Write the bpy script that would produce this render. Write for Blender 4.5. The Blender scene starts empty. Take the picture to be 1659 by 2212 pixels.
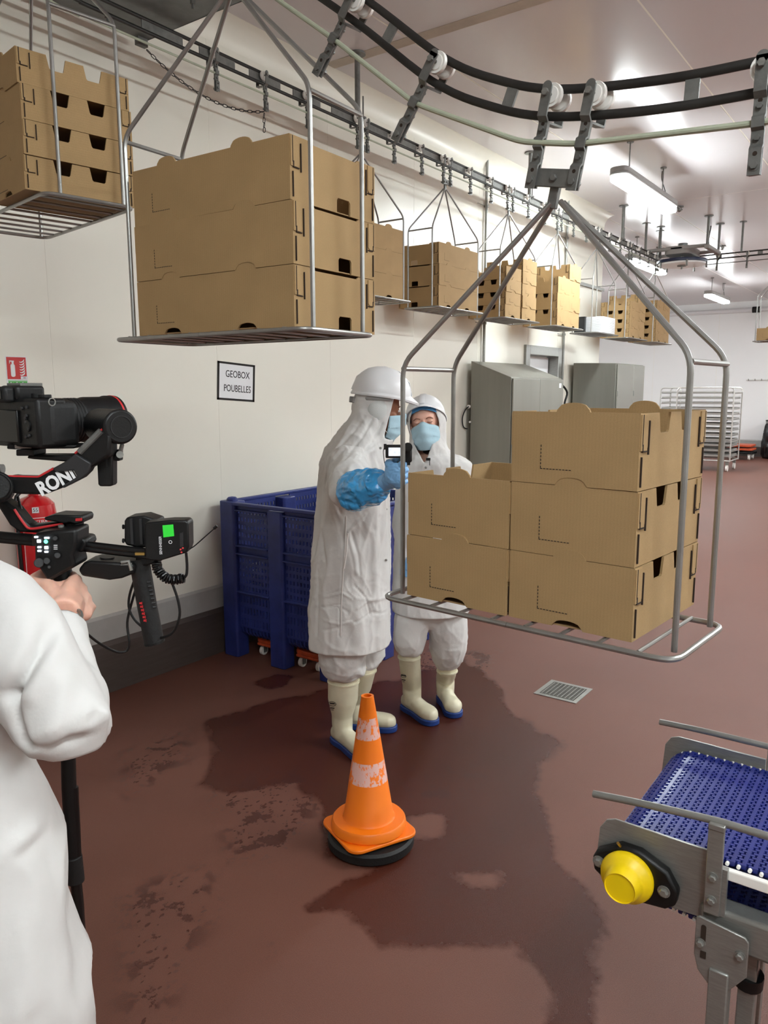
import bpy, bmesh, math, random
import numpy as np
from mathutils import Vector, Matrix, noise
PI = math.pi
SC = bpy.context.scene
COL = SC.collection
random.seed(7)

# ------------------------------------------------------------------ camera
FPX, YAW, PITCH, ROLL, EYE = 1663.0, 0.6237, 0.1568, -0.0024, 1.68
fw = Vector((math.cos(PITCH)*math.cos(YAW), math.cos(PITCH)*math.sin(YAW), -math.sin(PITCH)))
_r = fw.cross(Vector((0, 0, 1))).normalized(); _u = _r.cross(fw)
RT = math.cos(ROLL)*_r + math.sin(ROLL)*_u
UP = -math.sin(ROLL)*_r + math.cos(ROLL)*_u
O = Vector((0, 0, EYE))
cam_d = bpy.data.cameras.new('camera'); cam = bpy.data.objects.new('camera', cam_d); COL.objects.link(cam)
cam_d.sensor_fit = 'VERTICAL'; cam_d.sensor_height = 36.0; cam_d.lens = FPX/2212*36.0
cam_d.clip_start = 0.05; cam_d.clip_end = 100
m = Matrix((RT, UP, -fw)).transposed().to_4x4(); m.translation = O
cam.matrix_world = m
SC.camera = cam

# ------------------------------------------------------------------ world, lights, exposure
w = bpy.data.worlds.new('world'); SC.world = w; w.use_nodes = True
w.node_tree.nodes['Background'].inputs[0].default_value = (0.9, 0.95, 1.0, 1)
w.node_tree.nodes['Background'].inputs[1].default_value = 0.15
SC.view_settings.view_transform = 'Standard'; SC.view_settings.look = 'None'
SC.view_settings.gamma = 1.0; SC.view_settings.use_curve_mapping = False
SC.view_settings.exposure = 2.0
LAMP_EMIT = 26.0
# lamps of the room: (x of the near end, y); the first three are in the picture, the others are unseen, the last ones added to brighten the far wall
LAMPS = [(6.85, 2.45), (11.2, 3.78), (16.2, 3.9), (3.2, -0.9), (7.6, -0.9), (12.0, -0.9), (-1.2, -0.9), (-1.2, -4.2), (3.2, -4.2), (8.0, -4.2), (13.0, -4.2), (16.4, -0.9), (15.2, 6.9), (19.3, -1.6), (18.5, -4.2)]

# ------------------------------------------------------------------ materials
def nodes(name):
    mt = bpy.data.materials.new(name); mt.use_nodes = True
    nt = mt.node_tree; return mt, nt, nt.nodes['Principled BSDF']
def N(nt, typ, **kw):
    n = nt.nodes.new(typ)
    for k, v in kw.items():
        if k.startswith('i_'):
            key = k[2:]; key = int(key) if key.isdigit() else key
            n.inputs[key].default_value = v
        else: setattr(n, k, v)
    return n
def srgb(r, g, b):
    f = lambda c: (c/255/12.92) if c/255 <= 0.04045 else ((c/255+0.055)/1.055)**2.4
    return (f(r), f(g), f(b), 1)
def mat(name, col, rough=0.5, metal=0.0, var=0.0, vscale=8.0, bump=0.0, bscale=60.0, stretch=(1, 1, 1), spec=0.5, emit=None, estr=0, alpha=1.0, coat=0.0, sss=0.0):
    mt, nt, bs = nodes(name)
    bs.inputs['Base Color'].default_value = col
    bs.inputs['Roughness'].default_value = rough
    bs.inputs['Metallic'].default_value = metal
    bs.inputs['Specular IOR Level'].default_value = spec
    bs.inputs['Alpha'].default_value = alpha
    bs.inputs['Coat Weight'].default_value = coat
    bs.inputs['Subsurface Weight'].default_value = sss
    if sss: bs.inputs['Subsurface Scale'].default_value = 0.01
    if emit: bs.inputs['Emission Color'].default_value = emit; bs.inputs['Emission Strength'].default_value = estr
    tc = N(nt, 'ShaderNodeTexCoord'); mp = N(nt, 'ShaderNodeMapping'); mp.inputs['Scale'].default_value = stretch
    nt.links.new(tc.outputs['Object'], mp.inputs[0])
    if var:
        nz = N(nt, 'ShaderNodeTexNoise', i_Scale=vscale, i_Detail=5.0, i_Roughness=0.6)
        nt.links.new(mp.outputs[0], nz.inputs['Vector'])
        cr = N(nt, 'ShaderNodeMapRange'); cr.inputs['From Min'].default_value = 0.3; cr.inputs['From Max'].default_value = 0.7
        cr.inputs['To Min'].default_value = 1-var; cr.inputs['To Max'].default_value = 1+var
        nt.links.new(nz.outputs['Fac'], cr.inputs['Value'])
        mx = N(nt, 'ShaderNodeMix', data_type='RGBA', blend_type='MULTIPLY'); mx.inputs[0].default_value = 1
        mx.inputs[6].default_value = col
        nt.links.new(cr.outputs[0], mx.inputs[7]); nt.links.new(mx.outputs[2], bs.inputs['Base Color'])
        rr = N(nt, 'ShaderNodeMapRange'); rr.inputs['To Min'].default_value = max(0.02, rough-0.12); rr.inputs['To Max'].default_value = min(1, rough+0.12)
        nt.links.new(nz.outputs['Fac'], rr.inputs['Value']); nt.links.new(rr.outputs[0], bs.inputs['Roughness'])
    if bump:
        nb = N(nt, 'ShaderNodeTexNoise', i_Scale=bscale, i_Detail=4.0)
        nt.links.new(mp.outputs[0], nb.inputs['Vector'])
        b = N(nt, 'ShaderNodeBump', i_Strength=bump, i_Distance=0.004)
        nt.links.new(nb.outputs['Fac'], b.inputs['Height']); nt.links.new(b.outputs[0], bs.inputs['Normal'])
    return mt
def cardboard(name, axis, col):
    mt, nt, bs = nodes(name)
    tc = N(nt, 'ShaderNodeTexCoord')
    wv = N(nt, 'ShaderNodeTexWave', i_Scale=42.0, i_Distortion=0.6); wv.bands_direction = axis; wv.inputs['Detail'].default_value = 2
    wv2 = N(nt, 'ShaderNodeTexNoise', i_Scale=9.0, i_Detail=4.0)
    fib = N(nt, 'ShaderNodeTexNoise', i_Scale=420.0, i_Detail=3.0)
    nt.links.new(tc.outputs['Object'], wv.inputs['Vector']); nt.links.new(tc.outputs['Object'], wv2.inputs['Vector']); nt.links.new(tc.outputs['Object'], fib.inputs['Vector'])
    a = N(nt, 'ShaderNodeMapRange'); a.inputs['To Min'].default_value = 0.975; a.inputs['To Max'].default_value = 1.015
    nt.links.new(wv.outputs['Fac'], a.inputs['Value'])
    b = N(nt, 'ShaderNodeMapRange'); b.inputs['To Min'].default_value = 0.86; b.inputs['To Max'].default_value = 1.14
    nt.links.new(wv2.outputs['Fac'], b.inputs['Value'])
    f = N(nt, 'ShaderNodeMapRange'); f.inputs['To Min'].default_value = 0.85; f.inputs['To Max'].default_value = 1.15
    nt.links.new(fib.outputs['Fac'], f.inputs['Value'])
    m1 = N(nt, 'ShaderNodeMath', operation='MULTIPLY'); m2 = N(nt, 'ShaderNodeMath', operation='MULTIPLY')
    nt.links.new(a.outputs[0], m1.inputs[0]); nt.links.new(b.outputs[0], m1.inputs[1])
    nt.links.new(m1.outputs[0], m2.inputs[0]); nt.links.new(f.outputs[0], m2.inputs[1])
    mx = N(nt, 'ShaderNodeMix', data_type='RGBA', blend_type='MULTIPLY'); mx.inputs[0].default_value = 1; mx.inputs[6].default_value = col
    nt.links.new(m2.outputs[0], mx.inputs[7]); nt.links.new(mx.outputs[2], bs.inputs['Base Color'])
    bp = N(nt, 'ShaderNodeBump', i_Strength=0.07, i_Distance=0.001)
    nt.links.new(wv.outputs['Fac'], bp.inputs['Height']); nt.links.new(bp.outputs[0], bs.inputs['Normal'])
    bs.inputs['Roughness'].default_value = 0.78; bs.inputs['Specular IOR Level'].default_value = 0.25
    return mt
M = dict(
    wall=mat('wall_panel_cream', srgb(238, 234, 222), 0.33, var=0.015, vscale=1.2, bump=0.05, bscale=3, spec=0.4),
    wall_lit=mat('far_wall_lightened', srgb(246, 246, 246), 0.4, var=0.01, vscale=1.2),  # lighter copy of the wall paint, brightness put into the colour
    wallback=mat('wall_joint_white', srgb(240, 236, 224), 0.5),
    ceil=mat('ceiling_panel', srgb(216, 211, 212), 0.21, bump=0.03, bscale=1.2, spec=0.28),
    ceiljoint=mat('ceiling_joint', srgb(232, 228, 215), 0.45),
    tape=mat('ceiling_tape', srgb(190, 178, 162), 0.6, var=0.12, vscale=5),
    kerb=mat('kerb_dark_resin', srgb(82, 72, 68), 0.4, var=0.15, vscale=6, bump=0.1, bscale=50, stretch=(1, 1, 8)),
    skirt=mat('skirting_grey', srgb(176, 174, 171), 0.5, var=0.06, vscale=10),
    cardv=cardboard('cardboard_upright_flute', 'X', srgb(170, 140, 99)),
    cardh=cardboard('cardboard_level_flute', 'Z', srgb(170, 140, 99)),
    cardin=mat('cardboard_inside', srgb(156, 126, 88), 0.85, var=0.08, vscale=20),
    slit=mat('cardboard_cut_shadow', srgb(46, 32, 22), 0.9),  # near-black brown painted for the shade inside slits, holes and the drain
    ink=mat('ink_black', srgb(34, 28, 26), 0.8),
    steel=mat('brushed_steel', srgb(150, 150, 146), 0.34, 0.6, var=0.12, vscale=30, bump=0.1, bscale=200, stretch=(1, 1, 8)),
    rod=mat('cage_steel_rod', srgb(158, 157, 154), 0.36, 0.75, var=0.10, vscale=18),
    dark=mat('dark_galvanised', srgb(116, 116, 113), 0.45, 0.4, var=0.22, vscale=26, bump=0.2, bscale=90),
    railm=mat('rail_oiled_steel', srgb(50, 48, 46), 0.5, 0.4, var=0.25, vscale=14),
    galv=mat('galvanised_plate', srgb(128, 131, 131), 0.55, 0.6, var=0.22, vscale=9, bump=0.1, bscale=30),
    cab=mat('cabinet_satin_steel', srgb(134, 132, 124), 0.42, 0.55, var=0.08, vscale=7, bump=0.06, bscale=120, stretch=(1, 1, 0.1)),
    nylon=mat('white_nylon', srgb(244, 240, 234), 0.35),
    rope=mat('white_coated_rope', srgb(176, 182, 160), 0.5, var=0.08, vscale=30),
    blue=mat('bin_blue_plastic', srgb(42, 54, 122), 0.45, var=0.22, vscale=9, bump=0.25, bscale=45),
    belt=mat('belt_blue_plastic', srgb(22, 36, 118), 0.34, var=0.08, vscale=40),
    orange=mat('dolly_orange', srgb(204, 84, 44), 0.5, var=0.25, vscale=20),
    black=mat('black_plastic', srgb(13, 13, 14), 0.45, bump=0.1, bscale=300, spec=0.4),
    blackg=mat('black_gloss', srgb(10, 10, 11), 0.3),
    rubber=mat('black_rubber', srgb(18, 18, 19), 0.6, bump=0.3, bscale=120),
    dgrey=mat('dark_grey_plastic', srgb(38, 38, 40), 0.5),
    red=mat('red_paint', srgb(196, 22, 30), 0.25, coat=0.4),
    redp=mat('red_accent', srgb(196, 44, 48), 0.45),
    white=mat('white_plastic', srgb(228, 228, 230), 0.28, spec=0.5),
    paper=mat('white_paper', srgb(238, 238, 240), 0.7),
    green=mat('sign_green', srgb(72, 168, 62), 0.5),
    neon=mat('green_sticker', srgb(54, 232, 66), 0.6),
    skin=mat('skin', srgb(236, 184, 162), 0.5, var=0.07, vscale=30, bump=0.15, bscale=150, sss=0.12),
    skind=mat('skin_deep', srgb(150, 98, 72), 0.5, var=0.06, vscale=30, sss=0.1),
    brow=mat('brow_hair', srgb(146, 100, 80), 0.8),
    cloth=mat('white_cotton', srgb(214, 212, 210), 0.85, var=0.025, vscale=7, bump=0.5, bscale=26, spec=0.2),
    hood=mat('hood_cotton', srgb(228, 222, 210), 0.85, var=0.025, vscale=7, bump=0.4, bscale=30, spec=0.2),
    seam=mat('coat_seam', srgb(214, 208, 204), 0.9),
    mesh_=mat('hood_mesh', srgb(206, 208, 206), 0.7, bump=0.4, bscale=400),
    mask=mat('mask_blue', srgb(176, 208, 222), 0.8, var=0.04, vscale=20, bump=0.3, bscale=60),
    net=mat('hairnet_blue', srgb(74, 140, 190), 0.8, bump=0.8, bscale=120),
    boot=mat('boot_cream', srgb(222, 216, 190), 0.32, var=0.08, vscale=9, spec=0.5),
    sole=mat('sole_blue', srgb(30, 62, 132), 0.5),
    glove=mat('glove_blue', srgb(126, 178, 226), 0.42, var=0.04, vscale=30, bump=0.3, bscale=70),
    sleeve=mat('sleeve_blue_film', srgb(60, 164, 230), 0.16, var=0.28, vscale=14, bump=0.8, bscale=26, spec=0.8, coat=0.5),
    yellow=mat('yellow_cap', srgb(250, 214, 8), 0.4),
    navy=mat('wheel_navy', srgb(20, 30, 64), 0.4),
    brass=mat('brass', srgb(196, 160, 90), 0.3, 0.9),
    bag=mat('black_bag', srgb(22, 23, 25), 0.3, bump=1.0, bscale=12),
    ledw=mat('led_white', srgb(220, 235, 255), 0.4, emit=(0.8, 0.9, 1, 1), estr=2.2),
    ledg=mat('led_green', srgb(40, 220, 160), 0.4, emit=(0.1, 0.9, 0.5, 1), estr=1.2),
    lampb=mat('lamp_housing_grey', srgb(150, 148, 146), 0.5),
    lampe=mat('lamp_diffuser', (1, 1, 1, 1), 0.5, emit=(0.92, 1.0, 1.01, 1), estr=LAMP_EMIT),
    film=mat('clear_screen', srgb(200, 210, 225), 0.3, emit=(0.75, 0.8, 0.9, 1), estr=0.25, var=0.6, vscale=60),
    rack=mat('rack_aluminium', srgb(206, 204, 200), 0.35, 0.6),
    tray=mat('tray_aluminium', srgb(176, 174, 170), 0.4, 0.5),
    doorw=mat('door_white', srgb(226, 226, 228), 0.4),
)

def cloth_creases(mt, scale, dist, strength, stretch):
    nt = mt.node_tree; bs = nt.nodes['Principled BSDF']; old = bs.inputs['Normal'].links[0].from_node
    tc = N(nt, 'ShaderNodeTexCoord'); mp = N(nt, 'ShaderNodeMapping'); mp.inputs['Scale'].default_value = stretch; nt.links.new(tc.outputs['Object'], mp.inputs[0])
    nz = N(nt, 'ShaderNodeTexNoise', noise_type='RIDGED_MULTIFRACTAL', i_Scale=scale, i_Detail=3.0, i_Roughness=0.4, i_Distortion=0.9); nt.links.new(mp.outputs[0], nz.inputs['Vector'])
    b = N(nt, 'ShaderNodeBump', i_Strength=strength, i_Distance=dist); nt.links.new(nz.outputs['Fac'], b.inputs['Height']); nt.links.new(old.outputs[0], b.inputs['Normal']); nt.links.new(b.outputs[0], bs.inputs['Normal'])
cloth_creases(M['cloth'], 5.0, 0.012, 0.35, (1, 1, 0.6))
cloth_creases(M['sleeve'], 24.0, 0.012, 1.0, (1, 1, 1))
def cone_mat():
    mt, nt, bs = nodes('cone_orange_pvc')
    tc = N(nt, 'ShaderNodeTexCoord'); sx = N(nt, 'ShaderNodeSeparateXYZ'); nt.links.new(tc.outputs['Object'], sx.inputs[0])
    def band(lo, hi):
        a = N(nt, 'ShaderNodeMath', operation='GREATER_THAN', i_1=lo); b = N(nt, 'ShaderNodeMath', operation='LESS_THAN', i_1=hi)
        nt.links.new(sx.outputs[2], a.inputs[0]); nt.links.new(sx.outputs[2], b.inputs[0])
        c = N(nt, 'ShaderNodeMath', operation='MULTIPLY'); nt.links.new(a.outputs[0], c.inputs[0]); nt.links.new(b.outputs[0], c.inputs[1]); return c
    b1 = band(0.205, 0.288); b2 = band(0.375, 0.455)
    ad = N(nt, 'ShaderNodeMath', operation='ADD'); nt.links.new(b1.outputs[0], ad.inputs[0]); nt.links.new(b2.outputs[0], ad.inputs[1])
    mp = N(nt, 'ShaderNodeMapping'); mp.inputs['Scale'].default_value = (1, 1, 0.55); nt.links.new(tc.outputs['Object'], mp.inputs[0])
    nz = N(nt, 'ShaderNodeTexNoise', i_Scale=58.0, i_Detail=6.0, i_Roughness=0.7); nt.links.new(mp.outputs[0], nz.inputs['Vector'])
    n2 = N(nt, 'ShaderNodeTexNoise', i_Scale=12.0, i_Detail=1.0); nt.links.new(tc.outputs['Object'], n2.inputs['Vector'])
    h2 = N(nt, 'ShaderNodeMath', operation='MULTIPLY', i_1=0.5); nt.links.new(n2.outputs['Fac'], h2.inputs[0]); s = N(nt, 'ShaderNodeMath', operation='ADD'); nt.links.new(nz.outputs['Fac'], s.inputs[0]); nt.links.new(h2.outputs[0], s.inputs[1])
    hz = N(nt, 'ShaderNodeMapRange'); hz.inputs['From Min'].default_value = 0.45; hz.inputs['From Max'].default_value = 0.2; hz.inputs['To Min'].default_value = -0.02; hz.inputs['To Max'].default_value = 0.07
    nt.links.new(sx.outputs[2], hz.inputs['Value'])
    s2 = N(nt, 'ShaderNodeMath', operation='ADD'); nt.links.new(s.outputs[0], s2.inputs[0]); nt.links.new(hz.outputs[0], s2.inputs[1])
    g = N(nt, 'ShaderNodeMapRange'); g.inputs['From Min'].default_value = 0.73; g.inputs['From Max'].default_value = 0.79; nt.links.new(s2.outputs[0], g.inputs['Value'])
    ml = N(nt, 'ShaderNodeMath', operation='MULTIPLY'); nt.links.new(g.outputs[0], ml.inputs[0]); nt.links.new(ad.outputs[0], ml.inputs[1])
    mx = N(nt, 'ShaderNodeMix', data_type='RGBA'); mx.inputs[6].default_value = srgb(255, 128, 16); mx.inputs[7].default_value = srgb(240, 190, 180)
    nt.links.new(ml.outputs[0], mx.inputs[0]); nt.links.new(mx.outputs[2], bs.inputs['Base Color'])
    bs.inputs['Roughness'].default_value = 0.42
    return mt
M['cone'] = cone_mat()

def floor_mat():
    mt, nt, bs = nodes('floor_red_resin')
    L = nt.links.new
    tc = N(nt, 'ShaderNodeTexCoord')
    at = N(nt, 'ShaderNodeAttribute', attribute_name='wet')
    nz = N(nt, 'ShaderNodeTexNoise', i_Scale=5.0, i_Detail=6.0, i_Roughness=0.62); L(tc.outputs['Object'], nz.inputs['Vector'])
    big = N(nt, 'ShaderNodeTexNoise', i_Scale=0.9, i_Detail=3.0); L(tc.outputs['Object'], big.inputs['Vector'])
    fine = N(nt, 'ShaderNodeTexNoise', i_Scale=330.0, i_Detail=3.0, i_Roughness=0.75); L(tc.outputs['Object'], fine.inputs['Vector'])
    # wetness = painted field + ragged edge
    e = N(nt, 'ShaderNodeMath', operation='MULTIPLY_ADD', i_1=0.20, i_2=-0.10); L(nz.outputs['Fac'], e.inputs[0])
    s = N(nt, 'ShaderNodeMath', operation='ADD'); L(at.outputs['Fac'], s.inputs[0]); L(e.outputs[0], s.inputs[1])
    wet = N(nt, 'ShaderNodeMapRange', interpolation_type='SMOOTHSTEP'); wet.inputs['From Min'].default_value = -0.018; wet.inputs['From Max'].default_value = 0.022; L(s.outputs[0], wet.inputs['Value'])
    # tracks: shoe and wheel prints, only where the second field says so
    tr = N(nt, 'ShaderNodeAttribute', attribute_name='prints')
    vo = N(nt, 'ShaderNodeTexVoronoi', i_Scale=34.0, feature='F1')
    mp = N(nt, 'ShaderNodeMapping'); mp.inputs['Scale'].default_value = (1.0, 1.7, 1); mp.inputs['Rotation'].default_value = (0, 0, 0.5)
    dn = N(nt, 'ShaderNodeMix', data_type='VECTOR'); dn.inputs[0].default_value = 0.05
    nc = N(nt, 'ShaderNodeTexNoise', i_Scale=9.0, i_Detail=2.0); L(tc.outputs['Object'], nc.inputs['Vector'])
    L(tc.outputs['Object'], dn.inputs[4]); L(nc.outputs['Color'], dn.inputs[5]); L(dn.outputs[1], mp.inputs[0]); L(mp.outputs[0], vo.inputs['Vector'])
    pn = N(nt, 'ShaderNodeTexNoise', i_Scale=5.0, i_Detail=5.0, i_Roughness=0.6); L(mp.outputs[0], pn.inputs['Vector'])
    pg = N(nt, 'ShaderNodeMapRange'); pg.inputs['From Min'].default_value = 0.47; pg.inputs['From Max'].default_value = 0.50; L(pn.outputs['Fac'], pg.inputs['Value'])
    vg = N(nt, 'ShaderNodeMapRange'); vg.inputs['From Min'].default_value = 0.36; vg.inputs['From Max'].default_value = 0.30; L(vo.outputs['Distance'], vg.inputs['Value'])
    pm = N(nt, 'ShaderNodeMath', operation='MULTIPLY'); L(pg.outputs[0], pm.inputs[0]); L(vg.outputs[0], pm.inputs[1])
    bn_ = N(nt, 'ShaderNodeTexNoise', i_Scale=8.0, i_Detail=7.0, i_Roughness=0.68); L(tc.outputs['Object'], bn_.inputs['Vector'])
    bg_ = N(nt, 'ShaderNodeMapRange'); bg_.inputs['From Min'].default_value = 0.54; bg_.inputs['From Max'].default_value = 0.56; L(bn_.outputs['Fac'], bg_.inputs['Value'])
    un = N(nt, 'ShaderNodeMath', operation='MAXIMUM'); L(pm.outputs[0], un.inputs[0]); L(bg_.outputs[0], un.inputs[1])
    pm2 = N(nt, 'ShaderNodeMath', operation='MULTIPLY'); L(un.outputs[0], pm2.inputs[0]); L(tr.outputs['Fac'], pm2.inputs[1])
    # colours
    dry = N(nt, 'ShaderNodeMix', data_type='RGBA'); dry.inputs[6].default_value = srgb(102, 60, 47); dry.inputs[7].default_value = srgb(124, 80, 67); L(big.outputs['Fac'], dry.inputs[0])
    wc = N(nt, 'ShaderNodeMix', data_type='RGBA'); wc.inputs[6].default_value = srgb(70, 34, 25); wc.inputs[7].default_value = srgb(88, 44, 33); L(big.outputs['Fac'], wc.inputs[0])
    m1 = N(nt, 'ShaderNodeMix', data_type='RGBA'); L(wet.outputs[0], m1.inputs[0]); L(dry.outputs[2], m1.inputs[6]); L(wc.outputs[2], m1.inputs[7])
    film = N(nt, 'ShaderNodeMix', data_type='RGBA'); film.inputs[7].default_value = srgb(74, 38, 31)
    k = N(nt, 'ShaderNodeMath', operation='MULTIPLY', i_1=0.75); L(pm2.outputs[0], k.inputs[0]); L(k.outputs[0], film.inputs[0]); L(m1.outputs[2], film.inputs[6])
    gr = N(nt, 'ShaderNodeMapRange'); gr.inputs['From Min'].default_value = 0.3; gr.inputs['From Max'].default_value = 0.7; gr.inputs['To Min'].default_value = 0.78; gr.inputs['To Max'].default_value = 1.22; L(fine.outputs['Fac'], gr.inputs['Value'])
    mm = N(nt, 'ShaderNodeMix', data_type='RGBA', blend_type='MULTIPLY'); mm.inputs[0].default_value = 1; L(film.outputs[2], mm.inputs[6]); L(gr.outputs[0], mm.inputs[7])
    L(mm.outputs[2], bs.inputs['Base Color'])
    # roughness
    w2 = N(nt, 'ShaderNodeMath', operation='MAXIMUM'); L(wet.outputs[0], w2.inputs[0]); L(pm2.outputs[0], w2.inputs[1])
    rg = N(nt, 'ShaderNodeMapRange'); rg.inputs['To Min'].default_value = 0.48; rg.inputs['To Max'].default_value = 0.27; L(w2.outputs[0], rg.inputs['Value'])
    L(rg.outputs[0], bs.inputs['Roughness'])
    sp = N(nt, 'ShaderNodeMapRange'); sp.inputs['To Min'].default_value = 0.5; sp.inputs['To Max'].default_value = 0.26; L(wet.outputs[0], sp.inputs['Value']); L(sp.outputs[0], bs.inputs['Specular IOR Level'])
    bst = N(nt, 'ShaderNodeMapRange'); bst.inputs['To Min'].default_value = 0.6; bst.inputs['To Max'].default_value = 0.4; L(wet.outputs[0], bst.inputs['Value'])
    bp = N(nt, 'ShaderNodeBump', i_Distance=0.003); L(fine.outputs['Fac'], bp.inputs['Height']); L(bst.outputs[0], bp.inputs['Strength']); L(bp.outputs[0], bs.inputs['Normal'])
    return mt
M['floor'] = floor_mat()

# ------------------------------------------------------------------ mesh helpers
def at(u, v, d):
    """point at depth d metres in front of the camera that shows at photo pixel (u, v)"""
    return O + (fw + RT*((u-829.5)/FPX) - UP*((v-1106)/FPX))*d
def atx(u, v, x):
    d = fw + RT*((u-829.5)/FPX) - UP*((v-1106)/FPX); return O + d*(x/d.x)
def aty(u, v, y):
    d = fw + RT*((u-829.5)/FPX) - UP*((v-1106)/FPX); return O + d*(y/d.y)
def atz(u, v, z):
    d = fw + RT*((u-829.5)/FPX) - UP*((v-1106)/FPX); return O + d*((z-EYE)/d.z)
def basis(d, ref=Vector((0, 0, 1))):
    d = Vector(d).normalized(); ref = Vector(ref)
    if abs(d.dot(ref.normalized())) > 0.98: ref = Vector((1, 0, 0)) if abs(d.x) < 0.9 else Vector((0, 1, 0))
    a = d.cross(ref).normalized(); b = a.cross(d).normalized()
    return a, b, d
class MB:
    def __init__(s): s.v = []; s.f = []
    def add(s, v, f):
        n = len(s.v); s.v += [Vector(p) for p in v]; s.f += [tuple(i+n for i in q) for q in f]; return s
    def box(s, x0, x1, y0, y1, z0, z1, M4=None):
        v = [Vector((x, y, z)) for x in (x0, x1) for y in (y0, y1) for z in (z0, z1)]
        if M4: v = [M4 @ p for p in v]
        return s.add(v, [(0, 1, 3, 2), (4, 6, 7, 5), (0, 4, 5, 1), (2, 3, 7, 6), (0, 2, 6, 4), (1, 5, 7, 3)])
    def obox(s, c, ax, ay, az, hx, hy, hz):
        c = Vector(c); ax, ay, az = Vector(ax).normalized(), Vector(ay).normalized(), Vector(az).normalized()
        v = [c+ax*i*hx+ay*j*hy+az*k*hz for i in (-1, 1) for j in (-1, 1) for k in (-1, 1)]
        return s.add(v, [(0, 1, 3, 2), (4, 6, 7, 5), (0, 4, 5, 1), (2, 3, 7, 6), (0, 2, 6, 4), (1, 5, 7, 3)])
    def beam(s, p, q, w, h, ref=(0, 0, 1)):
        p, q = Vector(p), Vector(q); a, b, d = basis(q-p, ref)
        return s.obox((p+q)/2, a, b, d, w/2, h/2, (q-p).length/2)
    def tube(s, pts, r, n=10, caps=True, ref=(0, 0, 1), el=None):
        """tube through pts; r number or list; el = list of (ra, rb) per point for an elliptical section"""
        pts = [Vector(p) for p in pts]; m_ = len(pts); base = len(s.v)
        a, b, _ = basis(pts[1]-pts[0], ref)
        for i, p in enumerate(pts):
            t = (pts[min(i+1, m_-1)]-pts[max(i-1, 0)]).normalized()
            a = (a-t*a.dot(t)).normalized(); b = t.cross(a)
            ra, rb = el[i] if el else ((r[i], r[i]) if isinstance(r, (list, tuple)) else (r, r))
            for k in range(n):
                an = 2*PI*k/n; s.v.append(p+a*math.cos(an)*ra+b*math.sin(an)*rb)
        for i in range(m_-1):
            for k in range(n):
                q = (k+1) % n; s.f.append((base+i*n+k, base+i*n+q, base+(i+1)*n+q, base+(i+1)*n+k))
        if caps:
            s.f.append(tuple(base+k for k in reversed(range(n)))); s.f.append(tuple(base+(m_-1)*n+k for k in range(n)))
        return s
    def loft(s, secs, n=32, caps=True):
        """secs: list of (centre, axis_a*ra, axis_b*rb, squareness)"""
        base = len(s.v)
        for c, A, B, sq in secs:
            for k in range(n):
                an = 2*PI*k/n; ca, sa = math.cos(an), math.sin(an)
                f = lambda x: math.copysign(abs(x)**sq, x)
                s.v.append(Vector(c)+Vector(A)*f(ca)+Vector(B)*f(sa))
        m_ = len(secs)
        for i in range(m_-1):
            for k in range(n):
                q = (k+1) % n; s.f.append((base+i*n+k, base+i*n+q, base+(i+1)*n+q, base+(i+1)*n+k))
        if caps:
            s.f.append(tuple(base+k for k in reversed(range(n)))); s.f.append(tuple(base+(m_-1)*n+k for k in range(n)))
        return s
    def cyl(s, p, q, r, n=16, r2=None):
        return s.tube([p, q], [r, r if r2 is None else r2], n)
    def lathe(s, prof, c=(0, 0, 0), axis=(0, 0, 1), n=32, close=True):
        c = Vector(c); a, b, d = basis(axis); base = len(s.v)
        for r, z in prof:
            for k in range(n):
                an = 2*PI*k/n; s.v.append(c+a*math.cos(an)*r+b*math.sin(an)*r+d*z)
        for i in range(len(prof)-1):
            for k in range(n):
                q = (k+1) % n; s.f.append((base+i*n+k, base+i*n+q, base+(i+1)*n+q, base+(i+1)*n+k))
        if close:
            if prof[0][0] > 1e-5: s.f.append(tuple(base+k for k in reversed(range(n))))
            if prof[-1][0] > 1e-5: s.f.append(tuple(base+(len(prof)-1)*n+k for k in range(n)))
        return s
    def ell(s, c, A, B, C, n=16, m_=10):
        c, A, B, C = Vector(c), Vector(A), Vector(B), Vector(C); base = len(s.v)
        for i in range(1, m_):
            ph = PI*i/m_
            for k in range(n):
                an = 2*PI*k/n; s.v.append(c+A*math.sin(ph)*math.cos(an)+B*math.sin(ph)*math.sin(an)+C*math.cos(ph))
        t = len(s.v); s.v.append(c+C); s.v.append(c-C)
        for i in range(m_-2):
            for k in range(n):
                q = (k+1) % n; s.f.append((base+i*n+k, base+(i+1)*n+k, base+(i+1)*n+q, base+i*n+q))
        for k in range(n):
            q = (k+1) % n; s.f.append((t, base+k, base+q)); s.f.append((t+1, base+(m_-2)*n+q, base+(m_-2)*n+k))
        return s
    def prism(s, poly, c, A, B, D, th):
        """polygon (a, b) in the plane c + a*A + b*B, thickness th along D"""
        c, A, B, D = Vector(c), Vector(A), Vector(B), Vector(D); n = len(poly); base = len(s.v)
        for a, b in poly: s.v.append(c+A*a+B*b)
        for a, b in poly: s.v.append(c+A*a+B*b+D*th)
        s.f.append(tuple(base+i for i in reversed(range(n)))); s.f.append(tuple(base+n+i for i in range(n)))
        for i in range(n):
            j = (i+1) % n; s.f.append((base+i, base+j, base+n+j, base+n+i))
        return s
    def mesh(s, name, smooth=True, fix=True):
        me = bpy.data.meshes.new(name); me.from_pydata([tuple(p) for p in s.v], [], s.f)
        if fix:
            bm = bmesh.new(); bm.from_mesh(me); bmesh.ops.recalc_face_normals(bm, faces=bm.faces); bm.to_mesh(me); bm.free()
        if smooth:
            me.polygons.foreach_set('use_smooth', [True]*len(me.polygons))
            me.update()
            try: me.set_sharp_from_angle(angle=math.radians(35))
            except Exception: pass
        return me
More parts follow.
